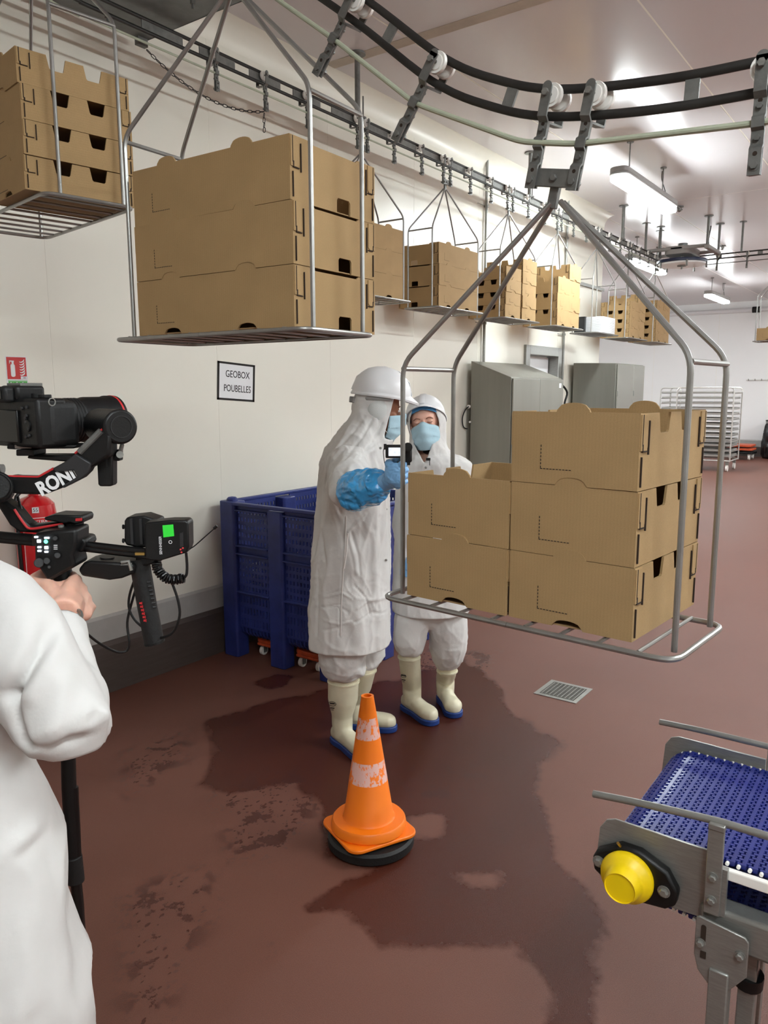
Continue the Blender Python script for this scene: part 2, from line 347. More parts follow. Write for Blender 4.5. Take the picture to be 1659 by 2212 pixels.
    def build(s, name, mt, parent=None, label=None, bevel=0, smooth=True, kind=None, cat=None, group=None, seg=2, sharp=None):
        me = s.mesh(name, smooth); me.materials.append(M[mt] if isinstance(mt, str) else mt)
        return link(name, me, parent, label, bevel, kind, cat, group, seg)
def link(name, me, parent=None, label=None, bevel=0, kind=None, cat=None, group=None, seg=2):
    o = bpy.data.objects.new(name, me); COL.objects.link(o); o.parent = parent
    if bevel:
        b = o.modifiers.new('bevel', 'BEVEL'); b.width = bevel; b.segments = seg; b.limit_method = 'ANGLE'; b.angle_limit = math.radians(40)
    tag(o, label, cat, group, kind)
    return o
def tag(o, label=None, cat=None, group=None, kind=None):
    if label: o['label'] = label
    if cat: o['category'] = cat
    if group: o['group'] = group
    if kind: o['kind'] = kind
    return o
def thing(name, label, cat, loc=(0, 0, 0), rz=0, group=None, scale=None):
    o = bpy.data.objects.new(name, None); COL.objects.link(o); o.empty_display_size = 0.1
    o.location = loc; o.rotation_euler = (0, 0, rz)
    return tag(o, label, cat, group)
def to_local(root, *objs):
    """parts built in world coordinates under a root that is not at the origin"""
    bpy.context.view_layer.update()
    for o in objs: o.matrix_parent_inverse = root.matrix_world.inverted()
KIDS = {}
def kids(o):
    return [c for c in bpy.data.objects if c.parent == o]
def snapshot(root):
    """flat description of a thing: (object, index of parent)"""
    out = [(root, -1)]; i = 0
    by = {}
    for c in bpy.data.objects: by.setdefault(c.parent, []).append(c)
    while i < len(out):
        for c in by.get(out[i][0], []): out.append((c, i))
        i += 1
    return out
def dup(snap, loc, rz, label=None, group=None):
    new = []
    for o, pi in snap:
        c = o.copy(); COL.objects.link(c)
        if pi >= 0: c.parent = new[pi]
        new.append(c)
    r = new[0]; r.location = loc; r.rotation_euler = (0, 0, rz)
    if label: r['label'] = label
    if group: r['group'] = group
    return r
def text(s, size, mt, M4, parent=None, name='lettering', ext=0.0004, sx=1.0, bold=0.0, align='CENTER', label=None):
    c = bpy.data.curves.new(name, 'FONT'); c.body = s; c.size = size; c.extrude = ext; c.align_x = align; c.align_y = 'CENTER'; c.offset = bold; c.resolution_u = 3
    t = bpy.data.objects.new('tmp_text', c); COL.objects.link(t)
    dg = bpy.context.evaluated_depsgraph_get(); me = bpy.data.meshes.new_from_object(t.evaluated_get(dg)); bpy.data.objects.remove(t)
    me.transform(Matrix.Diagonal((sx, 1, 1, 1))); me.transform(M4)
    me.materials.clear(); me.materials.append(M[mt])
    return link(name, me, parent, label)
def frame4(c, X, Y):
    X = Vector(X).normalized(); Y = Vector(Y).normalized(); Z = X.cross(Y)
    m_ = Matrix((X, Y, Z)).transposed().to_4x4(); m_.translation = Vector(c); return m_
def smoothpts(pts, k=6):
    """Catmull-Rom through pts"""
    pts = [Vector(p) for p in pts]; out = []
    for i in range(len(pts)-1):
        p0 = pts[max(i-1, 0)]; p1 = pts[i]; p2 = pts[i+1]; p3 = pts[min(i+2, len(pts)-1)]
        for j in range(k):
            t = j/k; out.append(0.5*((2*p1)+(p2-p0)*t+(2*p0-5*p1+4*p2-p3)*t*t+(3*p1-p0-3*p2+p3)*t**3))
    return out+[pts[-1]]
def roundcorner(pts, r, k=4):
    pts = [Vector(p) for p in pts]; out = [pts[0]]
    for i in range(1, len(pts)-1):
        a = (pts[i-1]-pts[i]); b = (pts[i+1]-pts[i]); rr = min(r, a.length*0.45, b.length*0.45)
        p = pts[i]+a.normalized()*rr; q = pts[i]+b.normalized()*rr
        for j in range(k+1):
            t = j/k; out.append(p*(1-t)**2+pts[i]*2*t*(1-t)+q*t*t)
    return out+[pts[-1]]
def rrect(w, h, r, k=4, cx=0, cy=0):
    out = []
    for sx, sy, a0 in ((1, 1, 0), (-1, 1, 90), (-1, -1, 180), (1, -1, 270)):
        for j in range(k+1):
            a = math.radians(a0+90*j/k); out.append((cx+sx*(w/2-r)+math.cos(a)*r, cy+sy*(h/2-r)+math.sin(a)*r))
    return out
def fused(mb, voxel, smooth=4, name='body', disp=None):
    """one continuous surface out of overlapping closed shapes"""
    me = mb.mesh('tmp', smooth=False); o = bpy.data.objects.new('tmp', me); COL.objects.link(o)
    r = o.modifiers.new('r', 'REMESH'); r.mode = 'VOXEL'; r.voxel_size = voxel
    if smooth:
        s = o.modifiers.new('s', 'SMOOTH'); s.factor = 0.5; s.iterations = smooth
    dg = bpy.context.evaluated_depsgraph_get(); out = bpy.data.meshes.new_from_object(o.evaluated_get(dg))
    bpy.data.objects.remove(o); out.name = name
    out.polygons.foreach_set('use_smooth', [True]*len(out.polygons))
    if disp:
        co = [v.co.copy() for v in out.vertices]; no = [v.normal.copy() for v in out.vertices]
        for v, c, n in zip(out.vertices, co, no): v.co = disp(c, n)
    out.update()
    return out
def creases(amp, scale, seed=0.0, power=5, where=None):
    """sharp narrow folds on top of the soft ones"""
    S = Vector(scale)
    def f(c, n):
        k = where(c) if where else 1.0
        if k <= 0: return c
        p = Vector((c.x*S.x+seed, c.y*S.y+seed, c.z*S.z+seed))
        q = p+Vector((noise.noise(p*0.5), noise.noise(p*0.5+Vector((7, 1, 3))), noise.noise(p*0.5+Vector((2, 6, 9)))))*1.3
        r = max(0.0, 1-abs(noise.noise(q))*1.6)**power+0.6*max(0.0, 1-abs(noise.noise(q*2.1+Vector((3, 3, 3))))*1.6)**power
        return c+n*amp*k*(r-0.35)
    return f
def chain(*fs):
    def f(c, n):
        for g in fs: c = g(c, n)
        return c
    return f
def drawn_folds(lines, D):
    """folds sewn into a garment: each line is a run of points on its camera-side surface, (width, depth)"""
    L = []
    for pts, wd, dp in lines:
        q = [ah(u, v, D) for u, v in pts]; L.append(([p-FH*p.dot(FH) for p in q], wd, dp))
    def f(c, n):
        if n.dot(FH) > -0.05: return c
        p = c-FH*c.dot(FH); o = 0.0
        for q, wd, dp in L:
            best = 9.0
            for a, b in zip(q[:-1], q[1:]):
                e = b-a; t = max(0.0, min(1.0, (p-a).dot(e)/max(1e-9, e.dot(e)))); d = (p-a-e*t).length
                best = min(best, d)
            if best < wd*3: o += dp*math.exp(-(best/wd)**2)
        return c+n*o*min(1.0, -n.dot(FH)*1.5)
    return f
def folds(amp, scale=(6, 6, 2), seed=0.0, ridge=1.0, fine=0.25):
    S = Vector(scale)
    def f(c, n):
        p = Vector((c.x*S.x+seed, c.y*S.y+seed*2, c.z*S.z-seed))
        q = p+Vector((noise.noise(p*0.6), noise.noise(p*0.6+Vector((9, 3, 1))), noise.noise(p*0.6+Vector((4, 8, 2)))))*0.9
        a = noise.noise(q); r = 1-abs(a)*2.2
        b = noise.noise(q*2.7+Vector((5, 5, 5)))
        return c+n*amp*((r*ridge+a*(1-ridge))*0.8-0.35+b*fine)
    return f
# ================================================================== setting
YW, ZC, XF = 3.7, 3.85, 21.3        # left wall, ceiling, far wall
XE = 9.96                            # where the left wall ends and the room widens
YL2, YR, XB = 8.5, -8.0, -6.0
DX0, DX1, DZ = 7.80, 8.60, 2.10      # doorway in the left wall

def floor():
    xs = list(np.arange(XB, 0.6, 0.8))+list(np.arange(0.6, 5.6, 0.03))+list(np.arange(5.6, XF+0.5, 0.5))
    ys = list(np.arange(YR, -0.9, 0.6))+list(np.arange(-0.9, YW+0.001, 0.03))+list(np.arange(YW+0.2, YL2+0.5, 0.5))
    X, Y = np.meshgrid(xs, ys, indexing='ij'); nx, ny = X.shape
    P = np.stack([X.ravel(), Y.ravel(), np.zeros(nx*ny)], 1)
    i = np.arange(nx*ny).reshape(nx, ny)
    F = np.stack([i[:-1, :-1].ravel(), i[1:, :-1].ravel(), i[1:, 1:].ravel(), i[:-1, 1:].ravel()], 1)
    me = bpy.data.meshes.new('floor'); me.from_pydata(P.tolist(), [], F.tolist())
    def sdf(poly):
        Q = np.array([[p.x, p.y] for p in (atz(u, v, 0) for u, v in poly)]); d = np.full(len(P), 1e9); ins = np.zeros(len(P), bool)
        for a, b in zip(Q, np.roll(Q, -1, 0)):
            e = b-a; w_ = P[:, :2]-a; t = np.clip((w_@e)/(e@e), 0, 1); d = np.minimum(d, np.linalg.norm(w_-t[:, None]*e, axis=1))
            c = ((a[1] <= P[:, 1]) != (b[1] <= P[:, 1])) & (P[:, 0] < a[0]+(P[:, 1]-a[1])*e[0]/(e[1] if abs(e[1]) > 1e-12 else 1e-12)); ins ^= c
        return np.where(ins, d, -d)
    puddle = [(1215, 1600), (1180, 1660), (1168, 1720), (1172, 1760), (1205, 1800), (1212, 1860), (1262, 1925), (1304, 1985), (1306, 2030), (1276, 2060), (1284, 2110), (1312, 2160), (1288, 2212), (1300, 2500), (1130, 2500), (1185, 2212), (1196, 2150), (1165, 2095), (1100, 2048), (1010, 2036), (900, 2040), (812, 2052), (775, 2020), (745, 1975), (700, 1970), (655, 1968), (740, 1905), (800, 1880), (700, 1850), (690, 1760), (600, 1700), (480, 1720), (420, 1700), (470, 1620), (430, 1560), (560, 1520), (700, 1490), (850, 1470), (1000, 1420), (1080, 1480), (1100, 1540), (1160, 1570)]
    wet = sdf(puddle)
    for q in ([(550, 1475), (590, 1455), (640, 1460), (625, 1480), (575, 1492)], [(455, 1560), (520, 1545), (700, 1560), (690, 1640), (500, 1650)]):
        wet = np.maximum(wet, sdf(q))
    wet = np.minimum(wet, -sdf([(975, 1888), (1075, 1893), (1060, 1906), (995, 1908)]))
    wet = np.minimum(wet, -sdf([(890, 1765), (948, 1768), (955, 1808), (890, 1812)]))
    wet = np.minimum(wet, -sdf([(560, 1700), (640, 1690), (700, 1740), (690, 1800), (600, 1790)]))
    pr = np.zeros(len(P))
    for q in ([(230, 1930), (330, 1880), (480, 1850), (500, 1960), (430, 2100), (330, 2400), (230, 2400)], [(430, 1700), (560, 1650), (700, 1650), (720, 1740), (640, 1860), (470, 1880)], [(840, 1640), (1110, 1640), (1000, 1760), (860, 1760)], [(860, 1400), (1090, 1400), (1080, 1470), (900, 1480)], [(560, 2020), (620, 2010), (600, 2080), (550, 2080)], [(240, 1620), (420, 1560), (430, 1640), (250, 1760)]):
        pr = np.maximum(pr, np.clip(sdf(q)/0.08, 0, 1))
    far = (P[:, 0] < 0.6) | (P[:, 0] > 5.6)
    wet = np.where(far & (P[:, 0] < 5.6), -0.3, wet)
    for nme, arr in (('wet', np.clip(wet, -0.3, 0.3)), ('prints', pr)):
        a = me.attributes.new(nme, 'FLOAT', 'POINT'); a.data.foreach_set('value', arr.astype(np.float32))
    me.materials.append(M['floor'])
    return link('floor', me, kind='structure')
floor()

def panels(parent, mt, spans, fn, joint=0.006, th=0.012, name='panel'):
    """separate panels standing proud of their joint backing"""
    for a0, a1, b0, b1 in spans:
        mb = MB(); fn(mb, a0+joint/2, a1-joint/2, b0+joint/2, b1-joint/2, th)
        mb.build(name, mt, parent, smooth=False)

# left wall
wl = MB().box(XB, DX0, YW+0.001, YW+0.12, 0, ZC).box(DX1, XE, YW+0.001, YW+0.12, 0, ZC).box(DX0, DX1, YW+0.001, YW+0.12, DZ, ZC).build('wall_left', 'wallback', kind='structure', smooth=False)
seams = [2.253+1.107*k for k in range(-8, 8)]
sp = []
for a, b in zip(seams[:-1], seams[1:]):
    if b > XE: b = XE
    if a >= XE: continue
    if a < DX0 < b: sp += [(a, DX0, 0.3, ZC), (DX0, b, DZ, ZC)] if b < DX1 else [(a, DX0, 0.3, ZC), (DX0, DX1, DZ, ZC), (DX1, b, 0.3, ZC)]
    elif a < DX1 < b: sp += [(a, DX1, DZ, ZC), (DX1, b, 0.3, ZC)]
    else: sp.append((a, b, 0.3, ZC))
sp.append((seams[-1], XE, 0.3, ZC)) if seams[-1] < XE else None
sp = [q for q in sp if q[1]-q[0] > 0.02]
panels(wl, 'wall', sp, lambda mb, a0, a1, b0, b1, th: mb.box(a0, a1, YW, YW+th, b0, b1))
# end face of the left wall and the widened part of the room
MB().box(XE, XE+0.02, YW+0.12, YL2, 0, ZC).build('wall_return', 'wall', kind='structure', smooth=False)
wf = MB().box(XF+0.001, XF+0.15, YR, YL2, 0, ZC).build('wall_far', 'wallback', kind='structure', smooth=False)
panels(wf, 'wall_lit', [(y, min(y+1.6, YL2), 0.0, ZC) for y in np.arange(YR, YL2, 1.6)], lambda mb, a0, a1, b0, b1, th: mb.box(XF, XF+th, a0, a1, b0, b1))
MB().box(XE, XF, YL2, YL2+0.1, 0, ZC).build('wall_recess', 'wall_lit', kind='structure', smooth=False)
MB().box(XB, XF, YR-0.1, YR, 0, ZC).build('wall_right', 'wall', kind='structure', smooth=False)
MB().box(XB-0.1, XB, YR, YW+0.1, 0, ZC).build('wall_behind', 'wall', kind='structure', smooth=False)
# kerb, skirting, cove
for nm, x0, x1 in (('baseboard_left', XB, DX0-0.08), ('baseboard_left_end', DX1+0.08, XE)):
    MB().prism([(0, 0), (-0.035, 0), (-0.035, 0.27), (-0.012, 0.298), (0, 0.298)], (x0, YW, 0), (0, 1, 0), (0, 0, 1), (1, 0, 0), x1-x0).build(nm, 'kerb', kind='structure')
for nm, x0, x1 in (('trim_1', XB, DX0-0.08), ('trim_2', DX1+0.08, XE)):
    MB().prism([(0, 0.296), (-0.018, 0.296), (-0.018, 0.428), (-0.006, 0.442), (0, 0.442)], (x0, YW, 0), (0, 1, 0), (0, 0, 1), (1, 0, 0), x1-x0).build(nm, 'skirt', kind='structure')
MB().prism([(0, 0), (-0.03, 0), (-0.03, 0.22), (0, 0.25)], (XF, YR, 0), (1, 0, 0), (0, 0, 1), (0, 1, 0), YL2-YR).build('baseboard_far', 'kerb', kind='structure')
MB().prism([(0, 0.25), (-0.015, 0.25), (-0.015, 0.40), (0, 0.42)], (XF, YR, 0), (1, 0, 0), (0, 0, 1), (0, 1, 0), YL2-YR).build('trim_far', 'skirt', kind='structure')
MB().prism([(0, 0)]+[(-0.13+0.13*math.sin(a)*1.0, -0.13+0.13*math.cos(a)) if False else (-(0.13-0.13*math.sin(a)), -(0.13-0.13*math.cos(a))) for a in np.linspace(0, PI/2, 7)], (XB, YW, ZC), (0, 1, 0), (0, 0, 1), (1, 0, 0), XE-XB).build('trim_cove', 'wall', kind='structure')
# ceiling of long panels, joints recessed and light
ce = MB().box(XB, XF, YR, YL2, ZC+0.001, ZC+0.12).build('ceiling', 'ceiljoint', kind='structure', smooth=False)
cy = [YR]+[0.3-1.3*k for k in range(6, 0, -1)]+[0.3, 1.6, 2.92, YW]
cx = [XB, -0.95, 4.35, 9.65, 14.95, XF]
spc = [(x0, x1, y0, y1) for x0, x1 in zip(cx[:-1], cx[1:]) for y0, y1 in zip(cy[:-1], cy[1:])]+[(XE, 14.95, YW, 6.0), (14.95, XF, YW, 6.0), (XE, 14.95, 6.0, YL2), (14.95, XF, 6.0, YL2)]
panels(ce, 'ceil', spc, lambda mb, a0, a1, b0, b1, th: mb.box(a0, a1, b0, b1, ZC, ZC+th), joint=0.012)
MB().box(4.30, 4.40, -2.6, YW-0.13, ZC-0.003, ZC).build('trim_ceiling_tape', 'tape', kind='structure', smooth=False)
# door in the left wall, behind the cabinets
d = MB().box(DX0+0.04, DX1-0.04, YW+0.09, YW+0.13, 0.02, DZ-0.05).build('door_1', 'doorw', kind='structure', smooth=False)
MB().box(DX0-0.08, DX0+0.02, YW-0.03, YW+0.12, 0, DZ+0.06).box(DX1-0.02, DX1+0.08, YW-0.03, YW+0.12, 0, DZ+0.06).box(DX0+0.02, DX1-0.02, YW-0.03, YW+0.12, DZ-0.04, DZ+0.06).build('door_frame', 'steel', d, bevel=0.004)
MB().cyl((DX1-0.16, YW+0.02, 1.05), (DX1-0.16, YW+0.09, 1.05), 0.012).tube([(DX1-0.16, YW+0.03, 1.05), (DX1-0.30, YW+0.03, 1.05)], 0.011).build('door_handle', 'steel', d)

# ================================================================== lamps
def lamp(x, y, label, nm='strip_lamp'):
    L, W_, z = 1.6, 0.165, 3.50
    t = thing(nm, label, 'lamp', (x+L/2, y, z), group='strip lamps hanging from the ceiling')
    pl = rrect(L, W_, 0.06, 5)
    MB().prism(pl, (0, 0, 0.03), (1, 0, 0), (0, 1, 0), (0, 0, 1), 0.05).prism(rrect(L+0.004, W_+0.004, 0.062, 5), (0, 0, 0.008), (1, 0, 0), (0, 1, 0), (0, 0, 1), 0.03).build('housing', 'lampb', t, bevel=0.012)
    MB().prism(rrect(L-0.01, W_-0.012, 0.055, 5), (0, 0, -0.036), (1, 0, 0), (0, 1, 0), (0, 0, 1), 0.05).build('diffuser', 'lampe', t, bevel=0.012, seg=3)
    for s in (-1, 1):
        MB().cyl((s*0.5, 0, 0.07), (s*0.5, 0, ZC-z), 0.006, 8).cyl((s*0.5, 0, ZC-z-0.012), (s*0.5, 0, ZC-z), 0.03, 12).build('hanger_rod', 'dark', t)
    MB().tube(smoothpts([(0.62, 0.0, 0.07), (0.66, 0.02, 0.16), (0.60, 0.04, 0.26), (0.63, 0.05, ZC-z)], 5), 0.004, 6).build('cable', 'black', t)
    return t
names_l = ['nearest bright strip lamp, above and right of the front cage', 'bright strip lamp beside the overhead turning wheel', 'small far strip lamp above the far wall pipe']
for k, (x, y) in enumerate(LAMPS):
    lamp(x, y, names_l[k] if k < 3 else 'unseen strip lamp, %s of those placed out of the picture to light the room' % (['first', 'second', 'third', 'fourth', 'fifth', 'sixth', 'seventh', 'eighth', 'ninth', 'tenth', 'eleventh', 'twelfth', 'thirteenth', 'fourteenth', 'fifteenth'][k-3]))

# ================================================================== cardboard boxes
def arc_pts(cx_, a, h, up=True, n=8, z=0):
    """half-lens between cx-a and cx+a"""
    out = []
    for i in range(n+1):
        t = -1+2*i/n; zz = h*(0.25+0.75*math.sqrt(max(0, 1-t*t)))
        out.append((cx_+a*t, z+zz))
    return out
def make_box(kind, label='', loc=(0, 0, 0)):
    """origin at the middle of the front bottom edge; x along the face, y to the back"""
    w_, d_, h = {'L': (0.60, 0.365, 0.155), 'M': (0.288, 0.368, 0.154), 'S': (0.288, 0.368, 0.106), 'T': (0.288, 0.368, 0.104)}[kind]
    th = 0.005
    t = thing('cardboard_box', label, 'box', loc)
    tabs = [0.0] if kind != 'L' else [-0.155, 0.135]
    e = 0.0004
    face = [(-w_/2, e)]
    for c in tabs: face += [(c-0.036, e)]+[(x, z+e) for x, z in arc_pts(c, 0.034, 0.017)]+[(c+0.036, e)]
    face += [(w_/2, e), (w_/2, h-0.0003)]
    for c in reversed(tabs): face += [(c+0.038, h-0.0003)]+[(x, h+z) for x, z in reversed(arc_pts(c, 0.036, 0.019))]+[(c-0.038, h-0.0003)]
    face += [(-w_/2, h-0.0003)]
    MB().prism(face, (0, 0, 0), (1, 0, 0), (0, 0, 1), (0, 1, 0), th).build('front_panel', 'cardv', t, smooth=False)
    MB().prism(face, (0, d_-th, 0), (1, 0, 0), (0, 0, 1), (0, 1, 0), th).build('rear_panel', 'cardv', t, smooth=False)
    if kind == 'L':
        side = [(th, e), (0.19, e), (0.19, 0.034), (0.196, 0.040), (0.244, 0.040), (0.25, 0.034), (0.25, e), (d_-th, e), (d_-th, h-0.0003), (0.285, h-0.0003), (0.275, h-0.007), (0.09, h-0.007), (0.08, h-0.0003), (th, h-0.0003)]
    else:
        dp = 0.042
        side = [(th, e), (d_-th, e), (d_-th, h-0.001)]
        for c in (0.245, 0.125):
            side += [(c+0.031, h-0.001), (c+0.023, h-dp+0.004), (c+0.019, h-dp), (c-0.019, h-dp), (c-0.023, h-dp+0.004), (c-0.031, h-0.001)]
        side += [(th, h-0.001)]
    for s in (-1, 1):
        MB().prism(side, (s*w_/2-(0 if s < 0 else th), 0, 0), (0, 1, 0), (0, 0, 1), (1, 0, 0), th).build('side_panel', 'cardh' if kind in 'ST' else 'cardv', t, smooth=False)
        x = s*w_/2
        for y0, y1, sl in ((0.002, 0.034, 0.034), (d_-0.034, d_-0.002, d_-0.034)):
            pl = [(y0, h-0.003), (y1, h-0.003), (y1, h*0.52+0.006), (y1-0.006 if y1 < 0.1 else y1, h*0.52), (y0 if y1 < 0.1 else y0+0.006, h*0.52), (y0, h*0.52+0.006)]
            MB().prism(pl, (x-(0.0 if s > 0 else 0.0028), 0, 0), (0, 1, 0), (0, 0, 1), (1, 0, 0), 0.0028).build('corner_flap', 'cardv', t, smooth=False)
            g = MB(); fl_ = (lambda q: q) if y1 < 0.1 else (lambda q: d_-q)
            def gb(ya, yb, za, zb):
                ya, yb = sorted((fl_(ya), fl_(yb))); g.box(min(x, x+s*0.0034), max(x, x+s*0.0034), ya, yb, za, zb)
            sw_ = 0.0026
            gb(0.0075, 0.0075+sw_, h*0.58, h*0.98); gb(0.009, 0.011+sw_, h*0.52, h*0.60); gb(0.011, 0.034, h*0.50, h*0.50+sw_*0.8)
            gb(0.040, 0.040+sw_, h*0.46, h*0.90); gb(0.0085, 0.0085+sw_, h*0.05, h*0.44)
            g.build('flap_slot_shade', 'slit', t, smooth=False)  # dark strips on the surface, painted as the shade in the slits
    MB().box(-w_/2+th, w_/2-th, th, d_-th, 0.002, 0.005).build('bottom_panel', 'cardin', t, smooth=False)
    g = MB(); x0 = -w_/2+0.062*(1.15 if kind != 'L' else 1.3); z0 = 0.034 if h > 0.12 else 0.024; hh = 0.058 if h > 0.12 else 0.034; ll = 0.076
    n = int(hh/0.0075)
    for k in range(n): g.box(x0, x0+0.0016, -0.0006, 0, z0+k*0.0075, z0+k*0.0075+0.0046)
    for k in range(int(ll/0.0075)): g.box(x0+k*0.0075, x0+k*0.0075+0.0046, -0.0006, 0, z0-0.002, z0-0.0004)
    g.build('dashed_mark', 'ink', t, smooth=False)
    return t
BOX = {}
def place_box(kind, loc, rz, label, group, x=0, y=0, z=0):
    """loc, rz: frame of the cage; x, y, z inside it"""
    c, s = math.cos(rz), math.sin(rz)
    P = (loc[0]+c*x-s*y, loc[1]+s*x+c*y, loc[2]+z)
    if kind not in BOX:
        t = make_box(kind); BOX[kind] = snapshot(t)
        t.location = P; t.rotation_euler = (0, 0, rz); t['label'] = label; t['group'] = group; return t
    return dup(BOX[kind], P, rz, label, group)

# ================================================================== hanging cages
W2, D2, HS, HA = 0.35, 0.108, 0.583, 0.927
def trolley_parts(parent, x0=0.0, z0=0.0):
    """one rail trolley: wheel centre at (x0, 0, z0); rail runs along x; near side is -y"""
    mb = MB()
    def strip(pts, w_):   # flat bar bent in the y-z plane, width along x
        for p, q in zip(pts[:-1], pts[1:]):
            p = Vector((x0, p[0], z0+p[1])); q = Vector((x0, q[0], z0+q[1]))
            dd = (q-p).normalized(); nn = Vector((1, 0, 0)).cross(dd)
            mb.obox((p+q)/2, (1, 0, 0), nn, dd, w_/2, 0.0022, (q-p).length/2+0.001)
    yr = 0.014
    strip([(-0.030, 0.014), (-0.030, -0.046), (-0.018, -0.056), (-0.018, -0.086), (-0.026, -0.091), (-0.026, -0.107), (-0.018, -0.112), (-0.018, -0.140)], 0.0225)
    strip([(-0.018, -0.138), (-0.026, -0.146), (-0.026, -0.192)], 0.023)
    strip([(yr+0.030, 0.012), (yr+0.030, -0.052), (-0.012, -0.056), (-0.012, -0.190)], 0.0215)
    mb.cyl((x0, -0.034, z0), (x0, yr+0.034, z0), 0.004, 8)
    mb.cyl((x0, -0.030, z0+0.012), (x0, -0.0322, z0+0.012), 0.0112, 16)
    for z in (-0.070, -0.126): mb.cyl((x0, -0.027, z0+z), (x0, 0.0, z0+z), 0.0058, 6)
    mb.cyl((x0, -0.034, z0-0.176), (x0, 0.002, z0-0.176), 0.0072, 6).cyl((x0, -0.0292, z0-0.176), (x0, -0.028, z0-0.176), 0.0105, 16)
    a = mb.build('trolley_arm', 'dark', parent)
    for s in (-1, 1):
        MB().lathe([(0.006, -0.008), (0.017, -0.008), (0.018, -0.005), (0.0245, -0.007), (0.0255, -0.003), (0.0255, 0.003), (0.021, 0.007), (0.006, 0.008)], (x0, yr+s*0.0185, z0), (0, s*-1, 0), 24).build('wheel', 'nylon', a)
        MB().cyl((x0, -0.028 if s < 0 else yr+0.03, z0), (x0, -0.040 if s < 0 else yr+0.037, z0), 0.0075, 6).build('axle_nut', 'steel', a)
    for z in (-0.155, -0.060): MB().cyl((x0, -0.0288 if z < -0.1 else -0.0206, z0+z), (x0, -0.0278 if z < -0.1 else -0.0196, z0+z), 0.0042, 10).build('hole', 'slit', a)  # dark discs on the arm stand for the shade in drilled holes
    return a
WZ = HA+0.217           # wheel height above the cage base
def make_cage(label, loc, rz, group, nm='hanging_cage'):
    t = thing(nm, label, 'hanging cage', loc, rz, group)
    R_ = 0.0063
    for sx in (-1, 1):
        for sy in (-1, 1):
            pts = roundcorner([(sx*W2, sy*D2, 0), (sx*W2, sy*D2, HS), (sx*0.012, sy*0.006, HA)], 0.035, 5)
            MB().tube(pts, R_, 10).build('cage_rod', 'rod', t)
        MB().cyl((sx*W2, -D2, HS-0.012), (sx*W2, D2, HS-0.012), R_*0.95, 10).build('cross_bar', 'rod', t)
    b0, b1, xa = -0.168, 0.138, 0.372
    rim = roundcorner([(0, b0, 0), (xa, b0, 0), (xa, b1, 0), (-xa, b1, 0), (-xa, b0, 0), (-0.001, b0, 0)], 0.045, 5)
    MB().tube(rim, R_, 10).build('base_rim', 'rod', t)
    for k in range(8):
        x = -0.30+0.60*k/7
        MB().cyl((x, b0, 0.004), (x, b1, 0.004), 0.0042, 8).build('base_rod', 'rod', t)
    MB().box(-0.011, 0.011, -0.008, 0.006, HA-0.012, HA+0.045).box(-0.064, 0.064, -0.018, -0.012, HA+0.030, HA+0.068).cyl((0, -0.024, HA+0.049), (0, -0.01, HA+0.049), 0.0085, 6).box(-0.010, 0.010, -0.014, 0.006, HA+0.03, HA+0.045).build('link_plate', 'dark', t, bevel=0.0015, seg=1)
    for s in (-1, 1): trolley_parts(t, s*0.0515, WZ)
    return t
CZ, RY = 2.300, 3.30    # base height of the cages along the wall, line of the wall rail
cages = []
front = ((1.6757, 0.7326, 1.1614), math.radians(-94.7))
c2 = ((1.6242, 1.6717, 1.8314), math.radians(-88.3))
c1 = ((1.6693, 2.6924, 2.2975), math.radians(-98.96))
cage0 = make_cage('nearest steel hanging cage with five boxes, in front of the two people', *front, 'hanging cages on the overhead rail')
snapC = snapshot(cage0)
G = 'hanging cages on the overhead rail'
def tilt_hanger(root, deg):
    """the trolley pair follows the slope of the rail, the cage below stays plumb"""
    pv = Vector((0, 0, HA+0.049)); m_ = Matrix.Translation(pv) @ Matrix.Rotation(math.radians(deg), 4, 'Y') @ Matrix.Translation(-pv)
    for c in bpy.data.objects:
        if c.parent == root and (c.name.startswith('trolley_arm') or c.name.startswith('link_plate')): c.matrix_local = m_
r2_ = dup(snapC, c2[0], c2[1], 'hanging cage carrying three wide boxes, upper left, above the wall sign', G)
dup(snapC, c1[0], c1[1], 'hanging cage with four shallow trays, cut by the upper left photo edge', G)
CX_ = {3: 4.33, 4: 5.41, 5: 6.50, 6: 7.59, 7: 8.67, 8: 9.76, 9: 10.85}
CL = {3: 'wall-side hanging cage half hidden behind the cage of three wide boxes', 4: 'second wall-side hanging cage from the left, with three wide boxes', 5: 'wall-side hanging cage with two columns of shallow trays, right of the wide-box cage', 6: 'wall-side hanging cage with three and four tall boxes side by side', 7: 'hanging cage carrying only a white stack', 8: 'hanging cage with shallow trays just right of the white stack', 9: 'last wall-side hanging cage before the turning wheel'}
for k, x in CX_.items(): dup(snapC, (x, RY, CZ), 0.0, CL[k], G)
cR = ((11.3, 1.72, CZ), -PI/2)
dup(snapC, cR[0], cR[1], 'far hanging cage at the right photo edge with one box', G)

